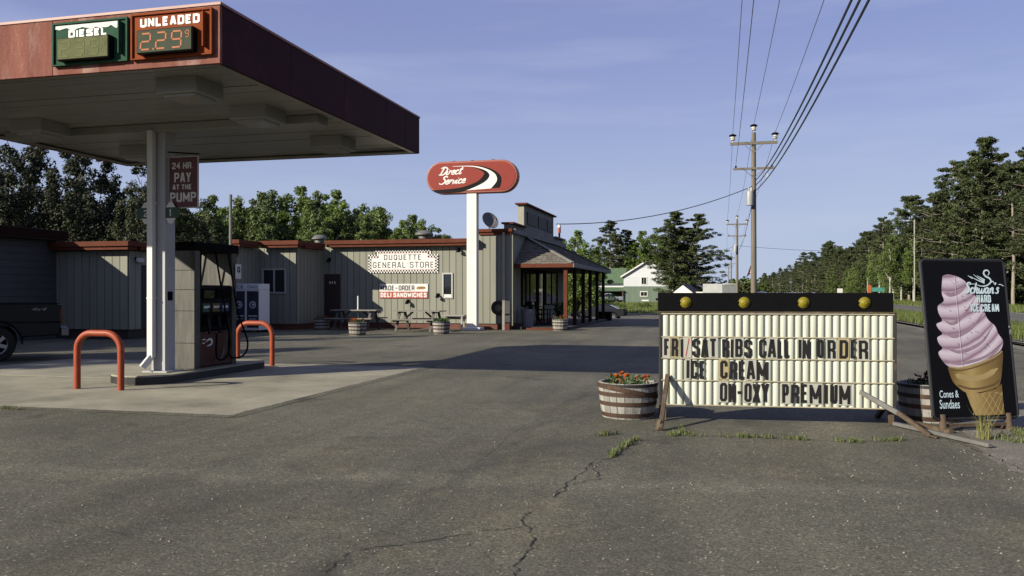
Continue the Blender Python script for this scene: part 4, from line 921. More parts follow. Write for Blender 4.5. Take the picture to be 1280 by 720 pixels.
def window_y(y0, y1, z0, z1, x, n, nm='shop_window'):
    e = .06; m = MB(); m.box(x+.0015,x+.07,y0-e,y1+e,z1,z1+e); m.box(x+.0015,x+.07,y0-e,y1+e,z0-e,z0); m.box(x+.0015,x+.07,y0-e,y0,z0,z1); m.box(x+.0015,x+.07,y1,y1+e,z0,z1)
    for k in range(1, n): q = y0+(y1-y0)*k/n; m.box(x+.0015,x+.06,q-.03,q+.03,z0,z1)
    o = m.build(nm, MATS.get('shaded_trim') or mat('shaded_trim', (.035,.016,.012), .8, spec=.1), st, world=True)  # window frames with the porch shade put into their colour
    for k in range(n):
        a = y0+(y1-y0)*k/n+(.03 if k else 0); b = y0+(y1-y0)*(k+1)/n-(.03 if k < n-1 else 0)
        MB().box(x+.02,x+.03,a,b,z0,z1).build('pane', DARK_GLASS, o).location = (13,-31,0)
window_y(32.65,35.25,.9,2.40,-7.86,2); window_y(37.15,39.75,.9,2.40,-7.86,2); window_y(35.6,36.65,.25,2.40,-7.86,1,'shop_door')
# corner board, downspout
MB().box(-8.0,-7.80,D_Y-.045,D_Y-.0285,.15,3.62).build('corner_board', WALL, st, world=True)
MB().box(-8.19,-8.10,D_Y-.13,D_Y-.03,.1,3.70).build('downspout', mat('downspout_tan', (.42,.40,.33), .5, .08), st, world=True, bevel=.006)
# false front parapet facing the highway
GREYW = mat('grey_board', (.26,.26,.25), .8, .15, 4, streak=(1,1,.2), orand=.08)
MB().box(-8.16,-7.88,33.2,39.1,3.75,4.98).build('parapet', GREYW, st, world=True); MB().box(-8.16,-7.88,31.0,33.2,3.85,4.02).build('parapet_shoulder', GREYW, st, world=True); MB().box(-8.16,-7.88,39.1,41.5,3.75,4.02).build('parapet_shoulder', GREYW, st, world=True)
MB().box(-8.161,-7.9,33.185,33.199,4.03,4.979).build('parapet_end', mat('pale_board', (.42,.40,.33), .7, .1), st, world=True)
for k in range(20): MB().box(-7.879,-7.862,33.22+k*.294,33.49+k*.294,3.75,4.97).build('parapet_board', GREYW, st, world=True)
for y0, y1, z in ((33.05,39.25,4.98),(30.88,33.04,4.02),(39.26,41.65,4.02)):
    MB().box(-8.24,-7.74,y0,y1,z,z+.07).build('coping', TRIM_RED if y0 < 39.2 else GREYW, st, world=True, bevel=.01)
MB().box(-7.859,-7.70,31.0,41.6,3.66,3.84).build('belt_board', GREYW, st, world=True)
SIGNB = mat('dark_sign_board', (.05,.045,.042), .6, .2, 6)
for k, (a, b, tx) in enumerate(((33.55,35.35,None),(35.65,37.25,None),(37.55,38.75,None))):
    o = MB().box(-7.861,-7.82,a,b,4.22,4.72).build('name_board', SIGNB, st, world=True)
# porch
PX0, PX1, PY0, PY1, ZE, ZT = -7.83, -5.55, 31.25, 41.9, 2.49, 3.64
mb = MB(); A1, B1, C1, D1 = Vector((PX0,PY0,ZE)), Vector((PX1,PY0,ZE)), Vector((PX1,PY1,ZE)), Vector((PX0,PY1,ZE)); E1, F1 = Vector((PX0,PY0+2.05,ZT)), Vector((PX0,PY1-2.05,ZT))
mb.add([A1,B1,E1,C1,F1,D1], [(0,1,2),(1,3,4,2),(3,5,4)]); 
mb.add([p-Vector((0,0,.10)) for p in (A1,B1,C1,D1)], [(0,1,2,3)]); pr = mb.build('porch_roof', GRAYROOF, st, world=True)
SHING = mat('cedar_shingle', (.21,.19,.155), .9, .35, 5, bump=.4, bscale=40, col2=(.10,.09,.075), thr=.55, soft=.2)
def shingles(P0, P1, T0, T1, rows, wid, seed):    # eave P0-P1 up to T0-T1
    r_ = random.Random(seed); mb = MB(); nrm = (P1-P0).cross(T0-P0).normalized()
    if nrm.z < 0: nrm = -nrm
    for i in range(rows):
        a0, a1 = i/rows, min(1, (i+1.25)/rows)
        L0, R0_ = P0.lerp(T0, a0), P1.lerp(T1, a0); ln = (R0_-L0).length
        if ln < .08: continue
        n_ = max(1, int(ln/wid)); t = 0
        cuts = [0]+sorted((k+r_.uniform(-.25,.25))/n_ for k in range(1, n_))+[1]
        for u, v in zip(cuts, cuts[1:]):
            g = .006/ln; sl = r_.uniform(-.012,.004)
            lo0, lo1 = P0.lerp(T0, a0+sl).lerp(P1.lerp(T1, a0+sl), u+g), P0.lerp(T0, a0+sl).lerp(P1.lerp(T1, a0+sl), v-g)
            q0 = lo0 + (P0.lerp(T0,a1)-P0.lerp(T0,a0)) ; q1 = lo1 + (P0.lerp(T0,a1)-P0.lerp(T0,a0))
            # keep upper corners inside the slope
            up = (T0+T1)/2-(P0+P1)/2; up = up*(a1-a0); q0, q1 = lo0+up, lo1+up
            h = nrm*(.03+r_.uniform(0,.012)); h2 = nrm*.006
            mb.add([lo0+h, lo1+h, q1+h2, q0+h2, lo0, lo1], [(0,1,2,3),(0,4,5,1)])
    o = mb.build('shingles', SHING, pr, world=False, fix=False); o.location = (-st.location.x,-st.location.y,0); return stuff(o)
shingles(A1, B1, E1, E1, 13, .17, 1); shingles(B1, C1, E1, F1, 13, .17, 2); shingles(C1, D1, F1, F1, 13, .17, 3)
HIPM = mat('hip_cap', (.30,.285,.25), .85, .2, 5)
o = MB().bar(B1+Vector((0,0,.055)), E1+Vector((0,0,.055)), .16, .03).build('hip_cap', HIPM, pr); o.location = (13,-31,0)
o = MB().bar(C1+Vector((0,0,.055)), F1+Vector((0,0,.055)), .16, .03).build('hip_cap', HIPM, pr); o.location = (13,-31,0)
MB().box(PX0-.05,PX1+.02,PY0-.04,PY0-.001,ZE-.13,ZE+.02).build('porch_fascia', TRIM_RED, st, world=True, bevel=.006); MB().box(PX1+.021,PX1+.06,PY0-.04,PY1+.04,ZE-.13,ZE+.02).build('porch_fascia', GREYW, st, world=True, bevel=.006); MB().box(PX0,PX1+.02,PY1+.001,PY1+.04,ZE-.13,ZE+.02).build('porch_fascia', GREYW, st, world=True)
for k, y in enumerate((31.45,33.4,35.5,37.4,39.5,41.6)):
    MB().box(-5.92,-5.78,y-.07,y+.07,.1,ZE-.1).build('porch_post', TRIM_RED if k == 0 else mat('shaded_trim', (.035,.016,.012), .8, spec=.1), st, world=True, bevel=.008)  # first post is trim red; the others have porch shade in their colour
MB().box(-7.83,-5.7,31.2,41.9,-.05,.10).build('porch_floor', mat('porch_deck', (.05,.04,.035), .85, .25, 4), st, world=True)
MB().box(-7.3,-5.95,31.0,31.19,.0,.07).build('step', TRIM_RED, st, world=True)

# ---------------------------------------------------------------- signs on and round the store
r = thing('store_sign', 'white store name sign with black and white checkered border', 'sign', (-13.708, 30.955, 2.178))
w, h = 2.92, .907; sx = .30; 
def stepped(e): 
    return [(e,e),(w-e,e),(w-e,h*.80-e),(w-sx-e,h*.80-e),(w-sx-e,h-e),(sx+e,h-e),(sx+e,h*.80-e),(e,h*.80-e)]
MB().prism(stepped(0), -.02, .02).build('panel', WHT, r)
mb = MB(); q = .058; i = 0
def checks(x0, x1, z0, z1):
    nx, nz_ = round((x1-x0)/q), round((z1-z0)/q)
    dx, dz = (x1-x0)/nx, (z1-z0)/nz_
    for a in range(nx):
        for b in range(nz_):
            if (a+b) % 2 == 0: mb.add([(x0+a*dx,-.0215,z0+b*dz),(x0+(a+1)*dx,-.0215,z0+b*dz),(x0+(a+1)*dx,-.0215,z0+(b+1)*dz),(x0+a*dx,-.0215,z0+(b+1)*dz)], [(0,1,2,3)])
B = .116
checks(0,w,0,B); checks(0,B,B,h*.80-B); checks(w-B,w,B,h*.80-B); checks(0,sx+B,h*.80-B,h*.80); checks(w-sx-B,w,h*.80-B,h*.80); checks(sx,w-sx,h-B,h); checks(sx,sx+B,h*.80,h-B); checks(w-sx-B,w-sx,h*.80,h-B)
mb.build('checker_border', BLACK, r, fix=False)
REDP = mat('red_print', (.45,.07,.04), .5, .1, 6)
mb = MB(); mb.ribbon(stepped(B+.012), .014, -.0205, .0015, True); mb.build('red_line', REDP, r, fix=False)
block('DUQUETTE', .66, 2.22, .515, .725, .030, -.0205, LETTER, r, gap=.55); block('GENERAL STORE', .19, 2.74, .205, .435, .030, -.0205, LETTER, r, gap=.5)
r = thing('menu_sign', 'made to order deli sandwiches sign in white over red', 'sign', (-13.229, 30.955, 1.181))
w, h = 2.012, .568
MB().box(0,w,-.015,.015,h*.47,h).build('upper_panel', WHT, r); MB().box(0,w,-.015,.015,0,h*.468).build('lower_panel', REDP, r)
block('MADE', .04, .62, .31, .51, .036, -.0155, LETTER, r); text('to', .66, .76, .36, .44, -.0155, LETTER, r, bold=0, shear=.4); block('ORDER', .80, 1.46, .31, .51, .036, -.0155, LETTER, r); block('DELI SANDWICHES', .04, 1.97, .045, .225, .040, -.0155, WHT, r)
flat('sandwich_print', [(1.54,.38),(1.62,.35),(1.86,.36),(1.93,.40),(1.88,.46),(1.70,.47),(1.58,.45)], -.017, mat('sandwich_tan', (.40,.22,.05), .5, .3, 20), 3, r); flat('sandwich_filling', [(1.56,.405),(1.90,.415),(1.90,.435),(1.57,.425)], -.018, mat('sandwich_green', (.12,.10,.02), .5, .4, 30), 0, r)
# tall pole sign
ps = thing('pole_sign', 'red capsule shaped service sign on a tall white post', 'sign', (-9.10, 30.0, 0))
MB().box(-.19,.19,-.15,.15,.10,5.10).build('post', WHITE_P, ps, bevel=.01); MB().box(-.36,.36,-.30,.30,0,.12).build('post_base', WHITE_P, ps, bevel=.02)
hw, hh2, zc = 1.76, .60, 5.70
def capsule(a, b, r_, n_=14):
    P = [(a-r_+r_*math.cos(t), r_*math.sin(t)) for t in [-math.pi/2+math.pi*k/n_ for k in range(n_+1)]]; return P+[(-x,-z) for x,z in P]
SRED = mat('sign_red', (.34,.045,.018), .25, .06, 3, coat=.3, spec=.5); SREDE = mat('sign_red_edge', (.40,.13,.085), .45, .1, 5)
hd = MB().prism([(x,z+zc) for x,z in capsule(hw,0,hh2)], -.20, .20).build('head', SREDE, ps, bevel=.03)
MB().prism([(x,z+zc) for x,z in capsule(hw-.07,0,hh2-.07)], -.215, -.2005).build('face', SRED, hd)
def swoosh(top, bot, y, m, nm):
    a = spline([Vector(p) for p in top], 8); b = spline([Vector(p) for p in bot], 8); n_ = len(a); mb = MB()
    mb.add([(p.x, y, p.y+zc) for p in a]+[(p.x, y, p.y+zc) for p in b], [(i,n_+i,n_+i+1,i+1) for i in range(n_-1)])
    me = mb.mesh(nm, m); bm = bmesh.new(); bm.from_mesh(me)
    for f in bm.faces:
        if f.normal.y > 0: f.normal_flip()
    bm.to_mesh(me); bm.free(); put(nm, me, hd)
def zz(x, y): return ((x-650)/565*hw, -(y-262+ (650-x)*.022)/190*hh2)
swoosh([zz(*p) for p in ((480,118),(640,128),(800,150),(930,200),(1010,265),(1025,330),(1005,410))], [zz(*p) for p in ((480,119),(640,134),(780,160),(890,205),(955,260),(965,330),(895,412))], -.2165, BLACK_G, 'black_swoosh')
swoosh([zz(*p) for p in ((420,126),(640,133),(780,159),(890,204),(955,259),(965,330),(895,412))], [zz(*p) for p in ((420,130),(640,143),(760,172),(850,215),(873,270),(800,340),(580,420))], -.2172, WHT, 'white_swoosh')
swoosh([zz(*p) for p in ((640,142),(760,171),(850,214),(876,270),(800,342),(580,422),(400,436),(215,430))], [zz(*p) for p in ((640,143),(740,180),(800,215),(805,250),(730,320),(560,375),(400,392),(150,398))], -.2178, BLACK_G, 'black_swoosh')
script('Direct', -1.245, 5.70+.085, .30, .046, -.2185, WHT, hd, slant=.34, total=.86, rise=.016); script('Service', -1.245, 5.70-.26, .30, .046, -.2185, WHT, hd, slant=.34, total=1.0, rise=.016)
for x in (-.72, .0, .8): MB().box(x-.06,x+.06,-.04,.04,zc+hh2-.005,zc+hh2+.035).build('lifting_eye', BLACK, hd)
# ---------------------------------------------------------------- small things round the store
r = thing('satellite_dish', 'grey satellite dish on the store roof', 'satellite dish', (-9.2, 32.6, 3.75))
MB().tube([(0,0,0),(0,0,.42)], .03, 8).build('mast', GALV, r); MB().bar((-.25,0,.0),(.25,0,.0),.05,.04).build('mast_foot', GALV, r)
m = MB(); m.lathe([(.0,.0),(.12,.012),(.24,.045),(.37,.11),(.375,.105),(.24,.03),(0,-.012)], 28); q = Vector((.62,-.55,.42)).to_track_quat('Z','Y').to_euler()
dsh = m.build('dish', mat('dish_grey', (.16,.165,.19), .5, .08, 5), r, smooth=True, loc=(0,0,.52), rot=q)
m = MB(); m.tube([(.0,-.30,.06),(.0,-.20,.48)], .014, 6); m.tube([(0,-.22,.42),(0,-.14,.52)], .035, 8); m.build('feed_arm', mat('feed_tan', (.45,.40,.26), .5), dsh)
for x, y, s, zb, lb in ((-17.0,33.2,.55,3.3,'grey roof vent above the brown door'),(-12.2,33.2,.65,3.4,'dark roof vent with a pale cap above the store name sign')):
    r = thing('roof_vent', lb, 'roof vent', (x,y,zb)); MB().box(-s*.55,s*.55,-s*.5,s*.5,0,.26).build('curb', BLACK, r)
    m = MB(); m.lathe([(s*.35,.26),(s*.35,.40),(s*.58,.42),(s*.58,.47),(s*.3,.60),(0,.62)], 18); m.build('hood', GALV, r, smooth=True)
tag(MB().tube([(-21.2,33,2.8),(-21.2,33,5.75)], .07, 8).build('flue_pipe', GALV), 'tall thin grey pipe standing above the store roof', 'pipe')
r = thing('beacon_mast', 'short red and white mast on the store parapet', 'mast', (-7.95, 41.0, 4.09)); MB().tube([(0,0,0),(0,0,.28)], .05, 8).build('base', BLACK, r); MB().tube([(0,0,.28),(0,0,.55)], .075, 10).build('red_lens', mat('beacon_red', (.45,.08,.03), .4), r); MB().tube([(0,0,.55),(0,0,.68)], .08, 10).build('white_lens', WHT, r)
m = MB(); n_ = 24; P = [(.21*math.cos(2*math.pi*k/n_), 0, .21*math.sin(2*math.pi*k/n_)) for k in range(n_+1)]; m.tube(P, .07, 10, False)
tag(m.build('old_tyre', mat('old_tyre', (.03,.02,.016), .8, .3, 9), smooth=True, loc=(-8.36,30.88,.83)), 'round dark tyre hung low on the store corner wall', 'tyre')
r = thing('post_stand', 'weathered post with two dark boards at the store corner', 'post', (-8.0,30.55,0)); MB().box(-.10,-.0,-.05,.05,0,1.12).build('post', WOOD_GREY, r); MB().box(.005,.20,-.04,.04,.62,1.10).build('dark_board', SIGNB, r); MB().box(.005,.20,-.04,.04,.30,.55).build('dark_board', SIGNB, r); MB().box(.02,.18,-.05,.05,0,.25).build('foot', TRIM_RED, r)
def wall_lamp(x, y, z, lab, s=1):
    r = thing('wall_lamp', lab, 'lamp', (x,y,z)); MB().box(-.06,.06,-.02,.0,-.06,.06).build('mount', BLACK, r); m = MB(); m.bar((0,-.02,0),(.02,-.14,-.02),.05,.05); m.lathe([(.0,.0),(.05,.0),(.08,-.12),(.07,-.12),(0,-.03)], 12, c=(.02,-.16,.0)); m.build('shade', BLACK, r)
wall_lamp(-15.4,30.965,2.75,'small dark lamp above the brown door'); wall_lamp(-12.05,30.965,1.08,'small dark lamp below the deli sandwich sign'); wall_lamp(-9.95,30.965,3.08,'small lamp under the eave right of the store name sign'); wall_lamp(-10.80,30.965,1.32,'small tan lamp left of the narrow window')
r = thing('wall_lamp', 'pale floodlight on the shaded wall near the side door', 'lamp', (-17.27, 21.9, 2.42)); MB().box(0,.06,-.09,.09,-.06,.06).build('mount', BLACK, r); MB().bar((.06,0,.0),(.17,0,-.05),.22,.10).build('shade', WHT, r)
# picnic tables (local x along)
def picnic(label, loc, rz, stem):
    r = thing('picnic_table', label, 'picnic table', loc, rz, 'picnic tables by the store wall')
    pk = MB().box(-.92,.92,-.066,.066,-.019,.019).mesh('plank', mat('table_wood', (.27,.255,.22), .8, .25, 5, orand=.12, streak=(.4,6,6)))
    for k in range(5): put('plank', pk, r, (0,-.29+k*.145,.74))
    for s in (-1,1):
        for k in range(2): put('seat_plank', pk, r, (0,s*(.62+.145*k),.44))
    for x in (-.66,.66):
        m = MB(); m.bar((x,-.22,.72),(x,-.62,0),.04,.09,up=(1,0,0)); m.bar((x,.22,.72),(x,.62,0),.04,.09,up=(1,0,0)); m.bar((x-.042,-.80,.40),(x-.042,.80,.40),.036,.09); m.bar((x-.042,-.34,.70),(x-.042,.34,.70),.036,.07); m.build('leg_frame', mat('table_frame', (.12,.11,.10), .8, .2, 6), r)
        s = 1 if x < 0 else -1
        MB().bar((x+s*.03,0,.40),(x+s*.42,0,.71),.04,.06).build('brace', MATS['table_frame'], r)
    if stem: MB().tube([(.05,0,.4),(.05,0,1.28)], .03, 8).build('umbrella_stem', WHITE_P, r)
picnic('picnic table with a bare white umbrella stem before the brown door', (-13.55,29.5,0), rad(1), True)
picnic('picnic table without a stem before the narrow window', (-10.75,28.75,0), rad(-2), False)
r = thing('bench', 'small weathered bench right of the nearer picnic table', 'bench', (-9.85,30.1,0)); MB().box(-.42,.42,-.2,.2,.52,.57).build('seat', WOOD_GREY, r); MB().box(-.42,.42,.16,.19,.40,.515).build('apron', WOOD_GREY, r)
for x in (-.34,.34):
    for y in (-.15,.13): MB().box(x-.03,x+.03,y-.03,y+.03,0,.52).build('leg', WOOD_GREY, r)
# ice / drinks cabinet
r = thing('drinks_cabinet', 'white drinks cabinet with dark blue posters by the store wall', 'cabinet', (-16.42,26.85,0))
CABW = mat('cabinet_white', (.92,.93,.96), .4, .06, 5)
MB().box(-.53,.53,-.33,.35,.08,1.50).build('body', CABW, r, bevel=.01); MB().box(-.53,.53,-.36,.35,1.505,1.72).build('header', CABW, r, bevel=.01)
text('ICE', -.42,-.08,1.55,1.67,-.3605,mat('print_blue', (.03,.05,.16), .5), r, bold=.02); text('DRINKS' if False else 'COLD', .06,.46,1.56,1.66,-.3605,MATS['print_blue'], r, bold=.02)
for x in (-.27,.27):
    d = MB().box(x-.235,x+.235,-.345,-.331,.16,1.46).build('door', mat('poster_blue', (.028,.034,.06), .35, .5, 4), r); m = MB(); e = .02
    m.box(x-.25,x+.25,-.352,-.3315,1.461,1.485); m.box(x-.25,x+.25,-.352,-.3315,.135,.159); m.box(x-.255,x-.236,-.352,-.3315,.16,1.46); m.box(x+.236,x+.255,-.352,-.3315,.16,1.46); m.build('door_frame', CABW, d)
    m = MB(); m.lathe([(.09,-.001),(.13,-.001)], 20, axis='y', c=(x,-.3475,.98)); m.lathe([(0,-.001),(.05,-.001)], 16, axis='y', c=(x+.02,-.3475,.98)); m.box(x-.18,x+.18,-.3475,-.3455,.56,.60); m.box(x-.15,x+.15,-.3475,-.3455,.46,.49); m.build('poster_print', mat('poster_pale', (.6,.62,.75), .5, .3, 9), d)
for x in (-.45,.45): MB().box(x-.05,x+.05,-.3,.3,0,.08).build('foot', BLACK, r)
# porch furniture
def bin_(loc):
    r = thing('trash_can', 'grey round trash can under the porch', 'trash can', loc); m = MB(); m.lathe([(.22,0),(.27,.62),(.285,.62),(.285,.66),(.26,.66),(.25,.60)], 20); m.build('body', mat('bin_grey', (.20,.21,.23), .5, .1, 5), r, smooth=True)
    m = MB(); m.lathe([(0,.61),(.25,.61)], 20); m.build('bag', BLACK, r)
bin_((-7.40,31.75,.10))
def porch_chair(loc, rz, lb):
    r = thing('porch_chair', lb, 'chair', loc, rz, 'chairs under the porch')
    for k in range(5): MB().box(-.24,.24,-.22+k*.09,-.15+k*.09,.40,.42).build('seat_slat', BLACK, r)
    for k in range(6): MB().bar((-.21+k*.084,.24,.42),(-.21+k*.084,.34,.92),.05,.015).build('back_slat', BLACK, r)
    for x in (-.25,.25):
        MB().bar((x,-.2,0),(x,-.2,.60),.04,.04).build('leg', BLACK, r); MB().bar((x,.24,0),(x,.34,.95),.04,.04).build('leg', BLACK, r); MB().bar((x,-.24,.61),(x,.30,.61),.06,.025).build('arm', BLACK, r)
porch_chair((-7.30,33.1,.10), rad(90), 'dark slatted chair beside the trash can on the porch'); porch_chair((-7.30,34.3,.10), rad(90), 'dark slatted chair further back on the porch')
r = thing('potted_plant', 'leafy green plant in a pot on the porch', 'plant', (-6.55,33.9,.10)); m = MB(); m.lathe([(0,0),(.16,0),(.22,.36),(.19,.36),(0,.33)], 16); m.build('pot', BLACK, r, smooth=True); m = MB(); leaves(m, 160, 0,0,.36,.22,.22,.45,.18,random.Random(4)); m.build('foliage', LEAFM, r, fix=False)
r = thing('display_rack', 'dark box standing at the far end of the porch', 'box', (-5.9,42.4,-.0)); MB().box(-.35,.35,-.35,.35,0,.42).build('body', BLACK, r, bevel=.03); MB().box(-.38,.38,-.38,.38,.421,.46).build('lid', BLACK_G, r)
# dark shed at the left
sh = thing('side_shed', 'dark sided shed with red roof edge at the far left', 'shed', (-22.6,18.3,0))
DSID = mat('dark_siding', (.085,.085,.09), .75, .1, 3)
MB().box(-2.75,2.75,-2.7,3.2,0,3.0).build('wall', DSID, sh)
for k in range(14): MB().box(2.751,2.768,-2.7,3.2,.04+k*.21,.235+k*.21).build('siding_board', DSID, sh)
MB().prism([(-3.1,2.98),(3.15,2.98),(3.15,3.28),(0,3.5),(-3.1,3.28)], -3.0, 3.24).build('roof', mat('shed_roof', (.035,.018,.016), .8, .2, 3), sh)
MB().box(3.152,3.19,-3.0,3.24,3.02,3.26).build('fascia', mat('shed_fascia', (.03,.012,.010), .9, spec=.05), sh)

# ---------------------------------------------------------------- poles and wires
POLEW = mat('pole_wood', (.20,.175,.135), .85, .25, 5, bump=.3, bscale=30, streak=(4,4,.15)); CERAM = mat('ceramic', (.80,.77,.68), .3, .1, 8)
def utility_pole(label, x, y, h, full=True):
    r = thing('utility_pole', label, 'utility pole', (x,y,gz(x,y)), 0, 'utility poles along the highway')
    MB().tube([(0,0,0),(0,0,h*.5),(0,0,h)], [.17,.145,.115], 12).build('post', POLEW, r, smooth=True)
    def arm(z, a, b, sz):
        MB().box(a,b,-.20,-.10,z-sz/2,z+sz/2).build('crossarm', POLEW, r)
        m = MB(); c0 = (a+b)/2; m.bar((c0-.55,-.21,z-.04),(0,-.18,z-.55),.03,.03); m.bar((c0+.55,-.21,z-.04),(0,-.18,z-.55),.03,.03); m.build('brace', GALV, r)
    arm(h-.62,-1.28,1.28,.16); arm(h-2.05,-1.12,1.12,.12)
    for px, pz in ((-1.15,h-.54),(1.15,h-.54),(0,h)):
        m = MB(); m.lathe([(.03,0),(.03,.10),(.12,.12),(.15,.17),(.09,.22),(.14,.25),(.14,.30),(.07,.36),(0,.38)], 12); o = m.build('insulator', CERAM, r, smooth=True, loc=(px,-.15 if px else 0,pz))
        m = MB(); m.lathe([(0,.47),(.12,.46),(.21,.40),(.21,.36),(.08,.355)], 12); m.build('insulator_cap', BLACK, o, smooth=True)
    if full:
        m = MB(); m.lathe([(.0,.0),(.20,.0),(.21,.05),(.21,.72),(.18,.80),(0,.82)], 16); o = m.build('transformer', mat('transformer_grey', (.42,.43,.44), .5, .1, 4), r, smooth=True, loc=(-.22,-.30,h-4.15))
        for dx in (-.08,.08):
            m = MB(); m.lathe([(.03,0),(.05,.06),(.03,.10),(.05,.14),(.02,.22)], 8); m.build('bushing', CERAM, o, loc=(dx,0,.80))
        for px in (-.98,.98): 
            m = MB(); m.lathe([(.03,0),(.06,.05),(.03,.14),(0,.15)], 8); m.build('insulator', BLACK, r, loc=(px,-.15,h-1.99))
        m = MB(); m.tube(spline([Vector((.98,-.16,h-2.05)),Vector((.72,-.16,h-2.3)),Vector((.80,-.16,h-2.6)),Vector((.55,-.16,h-2.4))],4), .02, 6); m.build('cutout', CERAM, r)
    return r
PX = 1.6
utility_pole('nearest wooden utility pole with a transformer rising behind the letter board', PX, 49.4, 10.5)
utility_pole('second wooden utility pole along the highway, half as tall in view', 1.5, 107, 10.8)
utility_pole('third utility pole far along the highway', 1.6, 215, 10.8, False); utility_pole('farthest tiny utility pole along the highway', 1.4, 300, 10.8, False)
WIRE = mat('wire', (.035,.035,.04), .5, .1, 1); WIREL = mat('wire_light', (.16,.16,.18), .4, .1, 1)
def wire(p, q, sag, r_, label, m=None, n_=26):
    p, q = Vector(p), Vector(q); P = []
    for k in range(n_+1): t = k/n_; v = p.lerp(q, t); v.z -= sag*4*t*(1-t); P.append(v)
    return tag(MB().tube(P, r_, 5).build('power_line', m or WIRE, smooth=True), label, 'power line', 'overhead power lines')
NP = -9.0
for (dx, z, lb) in ((-1.15,10.4,'left'),(1.15,10.4,'right'),(0,10.9,'centre')):
    wire((PX+dx,49.2,z),(PX+dx+.1,NP,z),.55,.012,'thin power line over the lot on the %s insulator of the nearest pole' % lb, WIREL)
    wire((PX+dx,49.2,z),(1.5+dx,107,z+.2),.7,.012,'power line from the %s insulator between the first and second pole' % lb, WIREL)
    wire((1.5+dx,107,z+.2),(1.6+dx,215,z+.2),1.2,.014,'power line from the %s insulator between the second and third pole' % lb, WIREL); wire((1.6+dx,215,z+.2),(1.4+dx,300,z+.2),.8,.014,'power line from the %s insulator beyond the third pole' % lb, WIREL)
wire((PX-.98,49.2,8.65),(PX-.9,NP,8.8),.5,.012,'thin lower power line over the lot from the second crossarm', WIREL)
for k, (dz, ex) in enumerate(((0,2.9),(-.28,3.02),(-.58,3.14))):
    wire((PX+.1,49.3,7.75+dz),(ex-.4,NP,7.6+dz*.2),1.15,.024,('topmost','middle','lowest')[k]+' of the three thick black cables rising from the nearest pole to the right')
wire((PX-.1,49.3,7.4),(-7.95,40.2,4.75),.55,.022,'black service cable sagging from the nearest pole to the store parapet')
wire((PX,49.4,7.0),(PX+.0,107,6.8),.9,.018,'black cable low between the first and second pole')
wire((1.5,107,7.2),(35,112,7.4),.9,.02,'cable crossing the highway from the second pole to the right'); wire((1.5,107,7.2),(-14,128,5.0),.4,.02,'cable from the second pole down to the green house'); wire((-14,36,3.6),(-30,60,5.5),.3,.02,'cable behind the store roof into the trees')
# flag, highway signs
r = thing('flag_pole', 'white flag pole with a limp red and white flag beside the nearest utility pole', 'flag pole', (2.92, 86.5, 0))
MB().tube([(0,0,0),(0,0,5.35)], .045, 8).build('mast', WHITE_P, r); MB().lathe([(0,-.08),(.08,0),(0,.08)], 10, c=(0,0,5.42)).build('finial', WHT, r)
m = MB(); nx, nz_ = 9, 14; V = []
for j in range(nz_):
    for i in range(nx):
        u = i/(nx-1); v = j/(nz_-1); V.append((-.05-u*(.25+.55*v), .14*math.sin(u*9+v*2)*(.3+u), 5.2-v*1.55-u*.75))
for j in range(nz_-1):
    for i in range(nx-1):
        m.cur = 2 if (j < 6 and i < 4) else (j % 2); m.add([V[j*nx+i],V[j*nx+i+1],V[(j+1)*nx+i+1],V[(j+1)*nx+i]], [(0,1,2,3)])
m.build('flag', [mat('flag_red', (.33,.03,.04), .8), WHT, mat('flag_blue', (.02,.03,.12), .8)], r, fix=False)
def road_sign(label, x, y, panels, hpost, posts=(0,)):
    r = thing('road_sign', label, 'road sign', (x,y,0), rad(10))
    for p in posts: MB().box(p-.03,p+.03,.0,.05,0,hpost).build('post', GALV, r)
    for (a, b, c, d, m) in panels: MB().box(a,b,-.03,-.005,c,d).build('plate', m, r, bevel=.02)
SB = mat('sign_lilac', (.42,.42,.66), .5, .1, 5); SGN = mat('sign_green', (.10,.36,.30), .5); SOR = mat('sign_orange', (.60,.16,.05), .5)
road_sign('pale blue road sign pair on posts across the highway', 22.1, 102, [(-.55,.35,.95,1.9,SB),(.42,1.0,1.0,1.55,SB)], 1.9, (-.1,.7))
road_sign('small green street sign with orange post by the birches', 20.8, 128, [(-.6,1.2,1.55,2.15,SGN),(-1.15,-.65,1.3,2.5,SOR)], 2.2, (-.9,.3))
road_sign('small white sign farthest along the highway verge', 21.0, 168, [(-.5,.5,1.4,2.2,WHT)], 2.1)
tag(MB().tube([(24.2,120,0),(24.2,120,11.0)], .085, 8).build('lamp_pole', mat('pale_pole', (.42,.41,.38), .7)), 'pale thin pole standing in front of the pines across the highway', 'pole')

